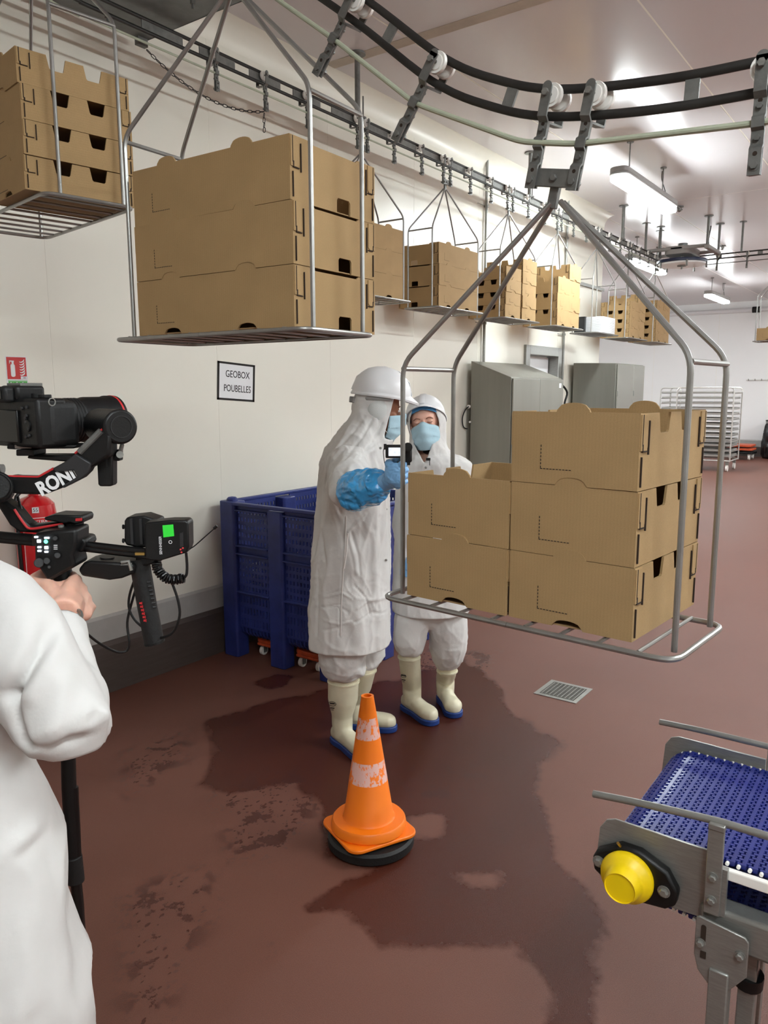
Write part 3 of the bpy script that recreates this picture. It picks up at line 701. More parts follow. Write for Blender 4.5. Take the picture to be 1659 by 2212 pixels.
# boxes in the cages
tilt_hanger(cage0, 11.5); tilt_hanger(r2_, 38)
def lvl(n):
    return {1: ['only'], 2: ['bottom', 'top'], 3: ['bottom', 'middle', 'top'], 4: ['bottom', 'second-from-bottom', 'third-from-bottom', 'top'], 5: ['bottom', 'second-from-bottom', 'middle', 'fourth-from-bottom', 'top']}[n]
def column(kind, n, cage, x, y, what, group):
    h = {'L': 0.1555, 'M': 0.1545, 'S': 0.1065, 'T': 0.1045}[kind]
    for i, nme in enumerate(lvl(n)):
        jx = (random.random()-0.5)*0.006; jy = (random.random()-0.5)*0.006
        place_box(kind, cage[0], cage[1]+(random.random()-0.5)*0.02, '%s %s' % (nme, what), group, x+jx, y+jy, 0.0105+i*h)
column('M', 3, front, 0.131, -0.138, 'kraft box of the right stack in the nearest cage', 'boxes in the nearest cage')
column('M', 2, front, -0.163, -0.141, 'kraft box of the left stack in the nearest cage', 'boxes in the nearest cage')
column('L', 3, c2, 0.002, -0.128, 'wide kraft box in the upper left cage above the sign', 'wide boxes in the upper left cage')
column('T', 4, c1, 0.185, -0.205, 'shallow kraft tray in the cage at the left photo edge', 'shallow trays at the left photo edge')
def wc(k): return ((CX_[k], RY, CZ), 0.0)
column('L', 3, wc(3), 0, -0.135, 'wide kraft box mostly hidden behind the upper left cage', 'wide boxes in the wall-side cages')
column('L', 3, wc(4), 0, -0.135, 'wide kraft box, hand hole facing us, in the second wall-side cage', 'wide boxes in the wall-side cages')
column('S', 4, wc(5), -0.165, -0.15, 'shallow tray of the left column in the first two-column wall-side cage', 'shallow trays in the wall-side cages')
column('S', 5, wc(5), 0.19, -0.135, 'shallow tray of the right column in the first two-column wall-side cage', 'shallow trays in the wall-side cages')
column('M', 3, wc(6), -0.155, -0.15, 'tall box of the left column, cage left of the white stack', 'tall boxes left of the white stack')
column('M', 4, wc(6), 0.165, -0.135, 'tall box of the right column, cage left of the white stack', 'tall boxes left of the white stack')
column('S', 4, wc(8), -0.155, -0.15, 'shallow tray of the left column, cage right of the white stack', 'shallow trays right of the white stack')
column('S', 5, wc(8), 0.165, -0.135, 'shallow tray of the right column, cage right of the white stack', 'shallow trays right of the white stack')
column('S', 5, wc(9), -0.155, -0.14, 'shallow tray of the left column in the last wall-side cage', 'shallow trays in the last wall-side cage')
column('S', 5, wc(9), 0.165, -0.13, 'shallow tray of the right column in the last wall-side cage', 'shallow trays in the last wall-side cage')
column('M', 1, cR, -0.19, -0.13, 'kraft box in the far cage at the right photo edge', 'tray in the far right cage')
# white stack and grey crate side in cage 7
t = thing('tray_stack', 'stack of white nested trays in a hanging cage', 'stack', (CX_[7]+0.03, RY-0.02, CZ+0.0105))
for k in range(14):
    MB().prism(rrect(0.42, 0.30, 0.02, 3), (0, 0, k*0.0125), (1, 0, 0), (0, 1, 0), (0, 0, 1), 0.009).box(-0.19, 0.19, -0.13, 0.13, k*0.0125-0.0005, k*0.0125+0.0125 if k < 13 else k*0.0125+0.009).build('tray', 'white', t)
t = thing('grey_crate', 'small grey crate standing left of the white stack in its cage', 'crate', (CX_[7]-0.225, RY+0.07, CZ+0.0105))
MB().box(-0.022, 0.018, -0.06, 0.06, 0, 0.165).build('crate_body', 'dgrey', t)
MB().box(-0.026, 0.021, -0.064, 0.064, 0.165, 0.172).build('crate_rim', 'dgrey', t)

# ================================================================== overhead rail
ZW = CZ+WZ        # wheel height on the wall rail
prof = [(2.70, ZW), (2.45, ZW-0.03), (2.2, ZW-0.14), (1.95, 3.15), (1.67, 2.935), (1.28, 2.640), (1.04, 2.443), (0.88, 2.355), (0.733, 2.306), (0.52, 2.278), (0.324, 2.270), (0.0, 2.268), (-0.8, 2.268), (-1.6, 2.268)]
near = [Vector((1.67, y, z)) for y, z in prof]
turn = [Vector((2.27-0.6*math.cos(a), 2.70+0.6*math.sin(a), ZW)) for a in np.linspace(PI/2, 0.12, 8)]
straight = [Vector((x, RY, ZW)) for x in (10.9, 9, 7, 5, 3.6, 2.8, 2.5)]
path_near = smoothpts(turn+near, 6)
rail = thing('overhead_rail', 'dark steel overhead rail of two bars, running along wall and curving down overhead', 'rail', (0, 0, 0))
def offs(path, dz, side=0.0):
    out = []
    for i, p in enumerate(path):
        t = (path[min(i+1, len(path)-1)]-path[max(i-1, 0)]).normalized(); sd_ = t.cross(Vector((0, 0, 1))).normalized(); out.append(p+sd_.cross(t)*dz+sd_*side)
    return out
YR_ = 0.014
def bars(path, name_u='upper_bar', name_l='lower_bar', full=False):
    for nm, dz in ((name_u, 0.020), (name_l, -0.035)):
        MB().tube(offs(path, dz), 0.0085, 10, el=[(0.0075, 0.0095)]*len(path)).build(nm, 'railm', rail)
bars([p+Vector((YR_ if p.x < 2.0 else 0, YR_*0.5, 0)) for p in path_near])
bars([p+Vector((0, YR_, 0)) for p in [Vector((10.98, RY, ZW))]+straight[1:]+[turn[0]]])
farx = [Vector((11.3, y, ZW)) for y in (2.98, 2.0, 0, -3.0)]
bars(farx)
def web(p, t, L=0.03):
    t = Vector(t).normalized(); up = Vector((0, 0, 1)); nrm = t.cross(up).normalized(); up2 = nrm.cross(t)
    MB().obox(p+Vector((0, 0, -0.0075)), t, up2, nrm, L, 0.028, 0.003).build('web_plate', 'dark', rail, smooth=False)
for y, z in ((1.43, 2.765), (1.205, 2.54), (0.858, 2.343), (0.446, 2.275), (0.10, 2.268), (-0.3, 2.268), (1.85, 3.07)): 
    dz = 0.0
    j = min(range(len(path_near)-1), key=lambda i: abs(path_near[i].y-y) if path_near[i].x < 1.7 else 9); web(path_near[j]+Vector((YR_, 0, 0)), path_near[j+1]-path_near[j], 0.014)
x = 2.6
while x < 10.8:
    web(Vector((x+0.13, RY+YR_, ZW)), (1, 0, 0), 0.125); x += 0.36
for y in np.arange(2.6, -2.0, -0.5): web(Vector((11.3, y, ZW)), (0, 1, 0), 0.03)
# hangers of the rail: post with ceiling plate and a side bracket
for x in (4.30, 6.92, 9.50, 11.0):
    MB().cyl((x, RY+0.0, ZW+0.02), (x, RY, ZC), 0.018, 12).cyl((x, RY, ZC-0.012), (x, RY, ZC), 0.055, 16).build('ceiling_post', 'dark', rail)
    MB().cyl((x+0.06, RY, ZW-0.0), (x+0.06, RY, ZW+0.16), 0.005, 8).box(x-0.03, x+0.08, RY-0.012, RY+0.012, ZW+0.022, ZW+0.034).build('side_bracket', 'dark', rail)
for y in (2.33, 0.3): MB().cyl((11.3, y, ZW+0.02), (11.3, y, ZC), 0.014, 10).cyl((11.3, y, ZC-0.01), (11.3, y, ZC), 0.045, 14).build('ceiling_post', 'dark', rail)
MB().cyl((1.67, -0.9, 2.29), (1.67, -0.9, ZC), 0.018, 12).build('ceiling_post', 'dark', rail)
MB().cyl((1.67, 2.3, ZW-0.05), (1.67, 2.3, ZC), 0.018, 12).build('ceiling_post', 'dark', rail)
# haul rope
def rope_path(path): return [p+Vector((0, 0, -0.102)) for p in path]
rp = thing('haul_rope', 'pale coated haul rope strung through the trolley arms under the rail', 'rope', (0, 0, 0))
off = Vector((-0.016, 0, 0))
def normal_at(y):
    p, tg = on_near(y); sd_ = tg.cross(Vector((0, 0, 1))).normalized(); return p+sd_.cross(tg)*-0.099+Vector((-0.016, 0, 0))
def on_near(y):
    j = min((i for i in range(len(path_near)-1) if path_near[i].x < 1.7), key=lambda i: abs(path_near[i].y-y))
    return path_near[j], (path_near[j+1]-path_near[j]).normalized()
MB().tube(roundcorner([p+off for p in rope_path(path_near) if p.y > 2.25]+[normal_at(y) for y in (1.95, 1.72, 1.62, 1.29, 1.045, 0.785, 0.68, 0.322, 0.02, -0.35, -1.5)], 0.03, 3), 0.0062, 10).build('rope_run', 'rope', rp)
MB().tube([Vector((x, RY-0.016, ZW-0.102)) for x in (10.9, 8, 5, 2.5)]+[turn[0]+Vector((0, -0.016, -0.102))], 0.0058, 8).build('rope_run', 'rope', rp)
MB().tube([p+Vector((-0.016, 0, -0.102)) for p in farx], 0.0058, 8).build('rope_run', 'dark', rp)

# single trolleys between the cages
def make_trolley(label, loc, rz, group):
    t = thing('rail_trolley', label, 'trolley', loc, rz, group); trolley_parts(t); return t
def on_near(y):
    j = min((i for i in range(len(path_near)-1) if path_near[i].x < 1.7), key=lambda i: abs(path_near[i].y-y))
    return path_near[j], (path_near[j+1]-path_near[j]).normalized()
gT = 'empty trolleys on the near rail'
first = None
for y, lab in ((1.045, 'empty near trolley hanging between the two front cages, nearer the front cage'), (1.29, 'empty near trolley at the top photo edge, arm leaning left'), (0.322, 'near trolley cut by the right photo edge, white wheel'), (0.02, 'near rail trolley beyond the right photo edge')):
    p, tg = on_near(y)
    sl = math.asin(max(-1, min(1, tg.z)))
    if first is None: o = make_trolley(lab, p, -PI/2, gT); snapT = snapshot(o); first = o
    else: o = dup(snapT, p, -PI/2, lab, gT)
    o.rotation_euler = (0, -sl, -PI/2)
ords = ['first', 'second', 'third', 'fourth', 'fifth', 'sixth', 'seventh', 'eighth', 'ninth', 'tenth', 'eleventh', 'twelfth', 'thirteenth', 'fourteenth', 'fifteenth', 'sixteenth', 'seventeenth', 'eighteenth']
xs_t = [3.05, 3.42, 3.78]
for a, b in zip(range(3, 9), range(4, 10)): xs_t += [CX_[a]+(CX_[b]-CX_[a])*0.34, CX_[a]+(CX_[b]-CX_[a])*0.67]
for k, x in enumerate(xs_t):
    dup(snapT, (x, RY, ZW), 0.0, '%s empty trolley along the wall rail, counted from the galvanised cover plate' % ords[k], 'empty trolleys on the wall rail')
for k, y in enumerate((2.62, 2.25, 1.5, 1.15)):
    dup(snapT, (11.3, y, ZW), -PI/2, '%s empty trolley right of the turning wheel on the far rail' % ords[k], 'empty trolleys on the far rail')
# ================================================================== cover plate of the drive, chain
t = thing('drive_cover_plate', 'galvanised cover plate of the rail drive under the ceiling, upper left', 'cover plate', (2.1, 3.0, 3.5))
MB().box(-0.72, 0.74, -0.75, 0.605, 0, 0.005).box(-0.72, 0.74, 0.600, 0.605, 0, 0.03).box(0.735, 0.74, -0.75, 0.605, 0, 0.03).build('plate', 'galv', t)
for x, y in ((0.45, 0.50), (0.60, 0.05), (-0.1, 0.50), (0.62, -0.5)): MB().cyl((x, y, -0.035), (x, y, 0.33), 0.006, 8).cyl((x, y, -0.014), (x, y, 0), 0.013, 6).build('hanger_bolt', 'dark', t)
MB().obox((0.70, 0.57, -0.02), (1, 0, 0), (0, 1, 0), (0, 0, 1), 0.03, 0.015, 0.02).build('bracket', 'dark', t)
ch = thing('safety_chain', 'thin steel chain sagging from the cover plate to a rail trolley', 'chain', (2.82, 3.57, 3.47))
a = Vector((2.83, 3.57, 3.455)); b = Vector((3.42, 3.30, ZW-0.19))
ln = MB(); n_ = 10
ln.tube([Vector((math.cos(t)*0.0065, 0, math.sin(t)*0.0065+0.0075)) for t in np.linspace(0, PI, 6)]+[Vector((math.cos(t)*0.0065, 0, math.sin(t)*0.0065-0.0075)) for t in np.linspace(PI, 2*PI, 6)]+[Vector((0.0065, 0, 0.0075))], 0.0022, 5, ref=(0, 1, 0))
lme = ln.mesh('link'); lme.materials.append(M['railm'])
NL = 27
pts = [a+(b-a)*(k/NL)+Vector((0, 0, -0.155*4*(k/NL)*(1-k/NL)*0.55)) for k in range(NL+1)]
for k in range(NL):
    p = (pts[k]+pts[k+1])/2; dd = pts[k+1]-pts[k]; A, B, D = basis(dd)
    if k % 2: A, B = B, A
    o = bpy.data.objects.new('link', lme); COL.objects.link(o); o.parent = ch
    mm = Matrix((A*1.0, A.cross(D), D)).transposed().to_4x4()
    mm = Matrix((A, D.cross(A), D)).transposed().to_4x4(); mm.translation = p-Vector((2.82, 3.57, 3.47)); o.matrix_local = mm
for k in range(4):
    o = bpy.data.objects.new('link', lme); COL.objects.link(o); o.parent = ch
    mm = Matrix.Rotation((k % 2)*PI/2+0.4, 4, 'Z') @ Matrix.Rotation(0.2, 4, 'X'); mm.translation = b-Vector((2.82, 3.57, 3.47))+Vector((0, 0, -0.02-0.026*k)); o.matrix_local = mm

# ================================================================== turning wheel at the far end of the wall rail
t = thing('turning_wheel', 'horizontal rail turning wheel with blue rim hung from the ceiling', 'turning wheel', (11.0, 3.0, 3.32))
MB().lathe([(0.02, 0), (0.30, 0.0), (0.305, 0.02), (0.02, 0.02)], n=40).build('disc', 'white', t)
MB().lathe([(0.285, 0.02), (0.315, 0.022), (0.320, 0.04), (0.315, 0.060), (0.285, 0.064)], n=40, close=False).build('rim', 'navy', t)
for k in range(6):
    an = k*PI/3+0.3; MB().beam((0.04*math.cos(an), 0.04*math.sin(an), 0.06), (0.29*math.cos(an), 0.29*math.sin(an), 0.06), 0.03, 0.02).build('spoke', 'dark', t)
MB().cyl((0, 0, -0.05), (0, 0, 0.15), 0.012, 8).lathe([(0.06, -0.012), (0.06, 0.0)], n=12).build('hub', 'dark', t)
for k in range(5): MB().cyl((0.31*math.cos(k*1.2+2.4), 0.31*math.sin(k*1.2+2.4), -0.05), (0.31*math.cos(k*1.2+2.4), 0.31*math.sin(k*1.2+2.4), 0.03), 0.012, 8).build('finger', 'dark', t)
MB().prism(rrect(0.60, 0.34, 0.1, 5), (0, 0, 0.11), (1, 0, 0), (0, 1, 0), (0, 0, 1), 0.10).box(-0.36, 0.30, -0.42, -0.36, 0.13, 0.18).box(-0.36, 0.30, 0.36, 0.42, 0.13, 0.18).box(-0.3, -0.24, -0.40, 0.40, 0.16, 0.20).box(0.22, 0.28, -0.40, 0.40, 0.16, 0.20).build('gearbox', 'lampb', t, bevel=0.01)
MB().lathe([(0.09, 0.2), (0.09, 0.24), (0.06, 0.25), (0.06, 0.28), (0, 0.28)], (0, 0, 0), n=20).build('motor_cap', 'galv', t)
for x, y in ((-0.33, -0.39), (-0.33, 0.39), (0.27, -0.39), (0.27, 0.39)):
    MB().cyl((x, y, 0.14), (x, y, ZC-3.32), 0.017, 10).cyl((x, y, ZC-3.32-0.01), (x, y, ZC-3.32), 0.055, 16).build('hanger_post', 'dark', t)
MB().tube(smoothpts([(0.27, -0.30, 0.2), (0.30, -0.25, 0.32), (0.33, -0.26, 0.5), (0.33, -0.26, ZC-3.32)], 5), 0.008, 6).build('cable', 'black', t)

# ================================================================== blue bin and dollies
def slot_panel(mb, W_, H_, nx, nz, sw, sh, rows=None):
    """panel in x-z with nx * nz vertical slots, one skin; thickness added by a modifier"""
    xs = [0]; 
    for i in range(nx):
        c = W_*(i+0.5)/nx; xs += [c-sw/2, c+sw/2]
    xs.append(W_); zs = [0]
    for j in range(nz):
        c = H_*(j+0.5)/nz; zs += [c-sh/2, c+sh/2]
    zs.append(H_)
    base = len(mb.v)
    for x in xs:
        for z in zs: mb.v.append(Vector((x, 0, z)))
    nz_ = len(zs)
    for i in range(len(xs)-1):
        for j in range(nz_-1):
            if i % 2 == 1 and j % 2 == 1: continue
            mb.f.append((base+i*nz_+j, base+(i+1)*nz_+j, base+(i+1)*nz_+j+1, base+i*nz_+j+1))
def solid(o, th):
    m_ = o.modifiers.new('solid', 'SOLIDIFY'); m_.thickness = th; m_.offset = 0
BX0, BX1, BY0, BY1, BH = 3.27, 4.36, 2.70, 3.63, 1.0
bn = thing('pallet_bin', 'large dark blue perforated plastic pallet bin against the wall behind the man', 'bin', (BX0, BY0, 0))
LX, LY = BX1-BX0, BY1-BY0
def col_post(x, y, w_, d_, top=BH):
    MB().prism([(a*w_/2, b*d_/2) for a, b in ((-1, -0.8), (-0.8, -1), (0.8, -1), (1, -0.8), (1, 0.8), (0.8, 1), (-0.8, 1), (-1, 0.8))], (x, y, 0.0), (1, 0, 0), (0, 1, 0), (0, 0, 1), top).build('corner_post', 'blue', bn, bevel=0.006)
for x in (0.055, LX-0.055):
    for y in (0.065, LY-0.065): col_post(x, y, 0.11, 0.13)
    col_post(x, LY/2, 0.10, 0.125, BH-0.03)
for y in (0.055, LY-0.055): col_post(LX/2, y, 0.12, 0.1, BH-0.03)
MB().lathe([(0.035, 0), (0.034, 0.012), (0.024, 0.022), (0, 0.026)], (0.055, LY-0.065, BH), n=16).build('stacking_knob', 'blue', bn)
def rim_side(p, q):
    MB().beam(p, q, 0.035, 0.022).build('rim', 'blue', bn, bevel=0.006)
rim_side((0.02, 0.02, BH-0.012), (0.02, LY-0.02, BH-0.012)); rim_side((LX-0.02, 0.02, BH-0.012), (LX-0.02, LY-0.02, BH-0.012))
rim_side((0.02, 0.02, BH-0.012), (LX-0.02, 0.02, BH-0.012)); rim_side((0.02, LY-0.02, BH-0.012), (LX-0.02, LY-0.02, BH-0.012))
bays = [(0.13, LY/2-0.062), (LY/2+0.062, LY-0.13)]
for xx in (0.035, LX-0.035):
    for y0, y1 in bays:
        for z0, z1, nz, sh in ((0.725, 0.965, 5, 0.026), (0.435, 0.655, 5, 0.026), (0.20, 0.42, 3, 0.046)):
            s = MB(); slot_panel(s, y1-y0, z1-z0, 10, nz, 0.011, sh)
            o = s.build('slotted_panel', 'blue', bn, smooth=False); solid(o, 0.006)
            o.rotation_euler = (0, 0, PI/2); o.location = (xx, y0, z0)
        s_ = -1 if xx < 0.5 else 1
        for zz in (0.945, 0.722, 0.672, 0.427):
            MB().box(min(xx, xx+s_*0.030), max(xx, xx+s_*0.030), y0, y1, zz, zz+0.009).build('rib', 'blue', bn, bevel=0.002, seg=1)
        for za, zb in ((0.655, 0.727), (0.955, 0.99)): MB().box(xx-0.004, xx+0.004, y0, y1, za, zb).build('band', 'blue', bn, smooth=False)
        for k in range(9):
            y = y0+(y1-y0)*(k+0.5)/9
            MB().tube([(xx-s_*0.0, y, 0.205), (xx-s_*0.004, y, 0.17), (xx-s_*0.03, y, 0.145), (xx-s_*0.10, y, 0.14)], 0.0065, 6).build('bottom_fin', 'blue', bn)
xb = [(0.12, LX/2-0.07), (LX/2+0.07, LX-0.12)]
for yy in (0.03, LY-0.03):
    for x0, x1 in xb:
        for z0, z1, nz, sh in ((0.725, 0.965, 4, 0.026), (0.435, 0.655, 5, 0.026), (0.20, 0.42, 3, 0.046)):
            s = MB(); slot_panel(s, x1-x0, z1-z0, 12, nz, 0.011, sh)
            o = s.build('slotted_panel', 'blue', bn, smooth=False); solid(o, 0.006); o.location = (x0, yy, z0)
        s_ = -1 if yy < 0.4 else 1
        for zz in (0.945, 0.722, 0.672, 0.427): MB().box(x0, x1, min(yy, yy+s_*0.028), max(yy, yy+s_*0.028), zz, zz+0.009).build('rib', 'blue', bn, smooth=False)
        for za, zb in ((0.655, 0.727), (0.955, 0.99)): MB().box(x0, x1, yy-0.004, yy+0.004, za, zb).build('band', 'blue', bn, smooth=False)
MB().box(0.05, LX-0.05, 0.05, LY-0.05, 0.17, 0.2).build('bin_floor', 'blue', bn)
def dolly(x, y, label):
    t = thing('dolly', label, 'dolly', (x, y, 0), 0, 'orange dollies under the blue bin')
    MB().prism(rrect(0.30, 0.22, 0.05, 4), (0, 0, 0.088), (1, 0, 0), (0, 1, 0), (0, 0, 1), 0.03).box(-0.15, -0.11, -0.09, 0.09, 0.07, 0.09).build('deck', 'orange', t, bevel=0.008)
    for sx, sy in ((-0.11, -0.07), (-0.11, 0.07), (0.11, -0.07), (0.11, 0.07)):
        c = MB().cyl((sx, sy-0.012, 0.030), (sx, sy+0.012, 0.030), 0.030, 18).build('caster_wheel', 'nylon', t, bevel=0.003)
        MB().box(sx-0.014, sx+0.014, sy-0.019, sy-0.014, 0.02, 0.088).box(sx-0.014, sx+0.014, sy+0.014, sy+0.019, 0.02, 0.088).build('caster_fork', 'dark', c)
dolly(3.52, 3.34, 'orange dolly under the blue bin, near its wall-side corner')
dolly(3.50, 2.99, 'orange dolly under the blue bin, between the middle post and the man')

# ================================================================== signs and extinguisher on the wall
E = 0.004
t = thing('paper_notice', 'white paper notice with black tape border, high on the wall above the bin', 'notice', (3.52, YW, 1.735))
tx = math.radians(3.6)
Rn = Matrix.Rotation(tx, 4, 'Y')
def wall_quad(x0, x1, z0, z1, d0, d1, nm, mt, par, rot=None):
    mb = MB().box(x0, x1, -d1, -d0, z0, z1, rot); return mb.build(nm, mt, par, smooth=False)
wall_quad(-0.155, 0.155, -0.113, 0.113, 0.0, 0.0015, 'sheet', 'paper', t, Rn)
for a_ in ((-0.163, -0.146, -0.12, 0.12), (0.146, 0.163, -0.12, 0.12), (-0.163, 0.163, -0.12, -0.107), (-0.163, 0.163, 0.107, 0.12)): wall_quad(*a_, 0.0015, 0.0025, 'tape_border', 'ink', t, Rn)
F4 = frame4((0, -0.0022, 0), (1, 0, 0), (0, 0, 1))
text('GEOBOX', 0.062, 'ink', Rn @ frame4((0.01, -0.0022, 0.045), (1, 0, 0), (0, 0, 1)), t, sx=0.82)
text('POUBELLES', 0.062, 'ink', Rn @ frame4((0.01, -0.0022, -0.045), (1, 0, 0), (0, 0, 1)), t, sx=0.76)
t = thing('extinguisher_sign', 'red and green fire extinguisher sign on the wall at the left edge', 'sign', (2.063, YW, 1.77))
wall_quad(-0.054, 0.054, -0.072, 0.078, 0, 0.001, 'plate', 'white', t)
wall_quad(-0.049, 0.049, -0.032, 0.074, 0.001, 0.002, 'red_field', 'red', t)
wall_quad(-0.046, 0.049, -0.066, -0.037, 0.001, 0.002, 'green_field', 'green', t)
MB().prism(rrect(0.022, 0.062, 0.009, 5, -0.020, 0.010)+[], (0, -0.002, 0), (1, 0, 0), (0, 0, 1), (0, -1, 0), 0.0008).build('extinguisher_symbol', 'white', t, smooth=False)
MB().box(-0.024, -0.014, -0.0028, -0.002, 0.04, 0.052).box(-0.036, -0.012, -0.0028, -0.002, 0.052, 0.057).box(-0.036, -0.033, -0.0028, -0.002, 0.043, 0.054).build('valve_symbol', 'white', t, smooth=False)
for k in range(6):
    z = 0.062-0.0125*k
    MB().prism([(0.014, z-0.008), (0.022, z-0.010), (0.032, z-0.006), (0.041, z+0.004), (0.038, z-0.008), (0.028, z-0.014), (0.018, z-0.014)], (0, -0.002, 0), (1, 0, 0), (0, 0, 1), (0, -1, 0), 0.0008).build('flame_symbol', 'white', t, smooth=False)
wall_quad(0.017, 0.048, -0.031, -0.018, 0.002, 0.0026, 'number_label', 'white', t)
text('55', 0.013, 'ink', frame4((0.036, -0.0032, -0.0245), (1, 0, 0), (0, 0, 1)), t)
wall_quad(-0.044, 0.047, -0.0415, -0.039, 0.002, 0.0026, 'caption_line', 'white', t)
for x in (-0.03, 0.0, 0.03): MB().prism([(x-0.007, -0.062), (x+0.006, -0.062), (x+0.008, -0.048), (x+0.002, -0.052), (x-0.004, -0.045), (x-0.009, -0.05)], (0, -0.002, 0), (1, 0, 0), (0, 0, 1), (0, -1, 0), 0.0008).build('pictogram', 'white', t, smooth=False)
t = thing('fire_extinguisher', 'red fire extinguisher hung on the wall behind the camera rig', 'extinguisher', (2.028, 3.565, 0.62))
MB().lathe([(0.0, 0), (0.085, 0), (0.096, 0.012), (0.096, 0.47), (0.090, 0.515), (0.062, 0.545), (0.03, 0.558), (0.022, 0.575), (0, 0.575)], n=32).build('cylinder', 'red', t)
MB().box(-0.012, 0.012, -0.03, 0.05, 0.575, 0.61).beam((0, -0.02, 0.60), (0, -0.09, 0.63), 0.016, 0.006).beam((0, -0.02, 0.585), (0, -0.085, 0.58), 0.016, 0.006).build('valve', 'blackg', t)
MB().tube(smoothpts([(0.02, 0.02, 0.59), (-0.09, 0.0, 0.56), (-0.105, -0.02, 0.4), (-0.1, -0.02, 0.15)], 5), 0.009, 8).build('hose', 'black', t)
MB().box(-0.04, 0.04, 0.09, 0.13, 0.2, 0.45).build('wall_bracket', 'dark', t)
fwd = Vector((-2.0, -3.5, 0)).normalized(); sd = Vector((0, 0, 1)).cross(fwd).normalized(); sd = Vector((-fwd.y, fwd.x, 0))
def on_cyl(an, z, r=0.0972):
    d_ = Vector((-0.5, -0.866, 0)); d_ = Matrix.Rotation(an, 3, 'Z') @ d_
    return d_*r+Vector((0, 0, z)), Vector((-d_.y, d_.x, 0))
p, X_ = on_cyl(0.02, 0.497)
MB().obox(p, X_, (0, 0, 1), X_.cross(Vector((0, 0, 1))), 0.015, 0.0135, 0.0008).build('number_label', 'white', t, smooth=False)
text('55', 0.024, 'ink', frame4(p+X_.cross(Vector((0, 0, 1)))*0.0012, X_, (0, 0, 1)), t)
for i, chh in enumerate('EXTINCTEUR'):
    p, X_ = on_cyl(-0.52+i*0.115, 0.440, 0.0966); text(chh, 0.017, 'paper', frame4(p, X_, (0, 0, 1)), t)
for zz in (0.457, 0.422): MB().lathe([(0.0964, zz), (0.0968, zz+0.0012), (0.0964, zz+0.0024)], n=32, close=False).build('label_line', 'paper', t)
wl_ = []
for an in (-0.62, 0.65):
    p, X_ = on_cyl(an, 0.25, 0.0966); wl_.append(p); MB().obox(p, X_, (0, 0, 1), X_.cross(Vector((0, 0, 1))), 0.0008, 0.14, 0.0006).build('label_line', 'paper', t, smooth=False)

# ================================================================== pipes and cabinets
for k, (x, lab) in enumerate(((6.78, 'vertical steel pipe on the wall, behind the sloping-top cabinet'), (8.72, 'vertical steel pipe on the wall, between the two cabinets'))):
    t = thing('wall_pipe', lab, 'pipe', (x, 3.675, 0.3), 0, 'vertical steel pipes on the wall')
    MB().cyl((0, 0, 0), (0, 0, ZC-0.3), 0.014, 14).build('pipe', 'steel', t)
    for z in (2.32-0.3, 0.9, 3.1): MB().cyl((0, 0, z), (0, 0.025, z), 0.007, 8).cyl((0, 0, z-0.012), (0, 0, z+0.012), 0.022, 14).cyl((-0.16, 0.008, z), (0, 0.008, z), 0.004, 8).build('pipe_clip', 'steel', t)
MB().box(8.50, XE, YW-0.035, YW-0.015, 2.93, 2.965).build('pipe_run', 'steel', None, 'thin horizontal steel conduit high on the wall, right of the door', cat='conduit')
def cabinet(x0, x1, y0, y1, h0, h1, label, splits):
    t = thing('steel_cabinet', label, 'cabinet', (x0, y0, 0), 0, 'grey steel floor cabinets')
    L, D = x1-x0, y1-y0
    MB().prism([(0.018, 0.1), (D, 0.1), (D, h1), (0.018, h0)], (0, 0, 0), (0, 1, 0), (0, 0, 1), (1, 0, 0), L).build('body', 'cab', t, bevel=0.004)
    MB().box(0.02, L-0.02, 0.05, D-0.02, 0, 0.1).build('plinth', 'dgrey', t)
    xs = [0]+splits+[L]
    for a_, b_ in zip(xs[:-1], xs[1:]):
        dr = MB().box(a_+0.004, b_-0.004, -0.004, 0.014, 0.11, h0-0.012).build('door', 'cab', t, bevel=0.004)
        for z in (0.35, h0-0.35): MB().cyl((a_+0.012, -0.008, z-0.03), (a_+0.012, -0.008, z+0.03), 0.007, 8).build('hinge', 'steel', dr)
        MB().cyl((b_-0.05, -0.012, 1.0), (b_-0.05, -0.003, 1.0), 0.014, 14).box(b_-0.054, b_-0.046, -0.016, -0.01, 0.975, 1.025).build('lock', 'black', dr)
    return t
t = cabinet(6.47, 7.62, 3.20, 3.64, 1.795, 1.950, 'grey steel cabinet with sloping top against the wall, nearer of two', [0.585])
MB().box(1.04, 1.09, -0.0055, -0.004, 1.70, 1.745).build('small_label', 'paper', t, smooth=False)
MB().cyl((-0.012, 0.455, 1.525), (0.0, 0.455, 1.525), 0.017, 14).cyl((-0.012, 0.44, 1.38), (0.0, 0.44, 1.38), 0.010, 12).build('cable_gland', 'nylon', t)
MB().tube(smoothpts([(-0.012, 0.455, 1.525), (-0.06, 0.465, 1.49), (-0.09, 0.475, 1.42), (-0.07, 0.48, 1.35), (-0.02, 0.485, 1.32), (0.0, 0.47, 1.315)], 5), 0.006, 8).build('cable', 'black', t)
cabinet(8.96, 9.95, 3.10, 3.64, 1.985, 1.998, 'grey steel cabinet with flat top beyond the doorway, farther of two', [0.58])
t = thing('hose_bracket', 'black hose and bracket on the wall between the two cabinets', 'hose', (8.9, 3.64, 1.6))
MB().tube(smoothpts([(-0.3, 0, 0.15), (-0.18, -0.03, 0.05), (-0.22, -0.02, -0.1), (-0.1, -0.04, -0.25), (-0.2, -0.02, -0.5)], 5), 0.012, 8).build('hose', 'black', t)

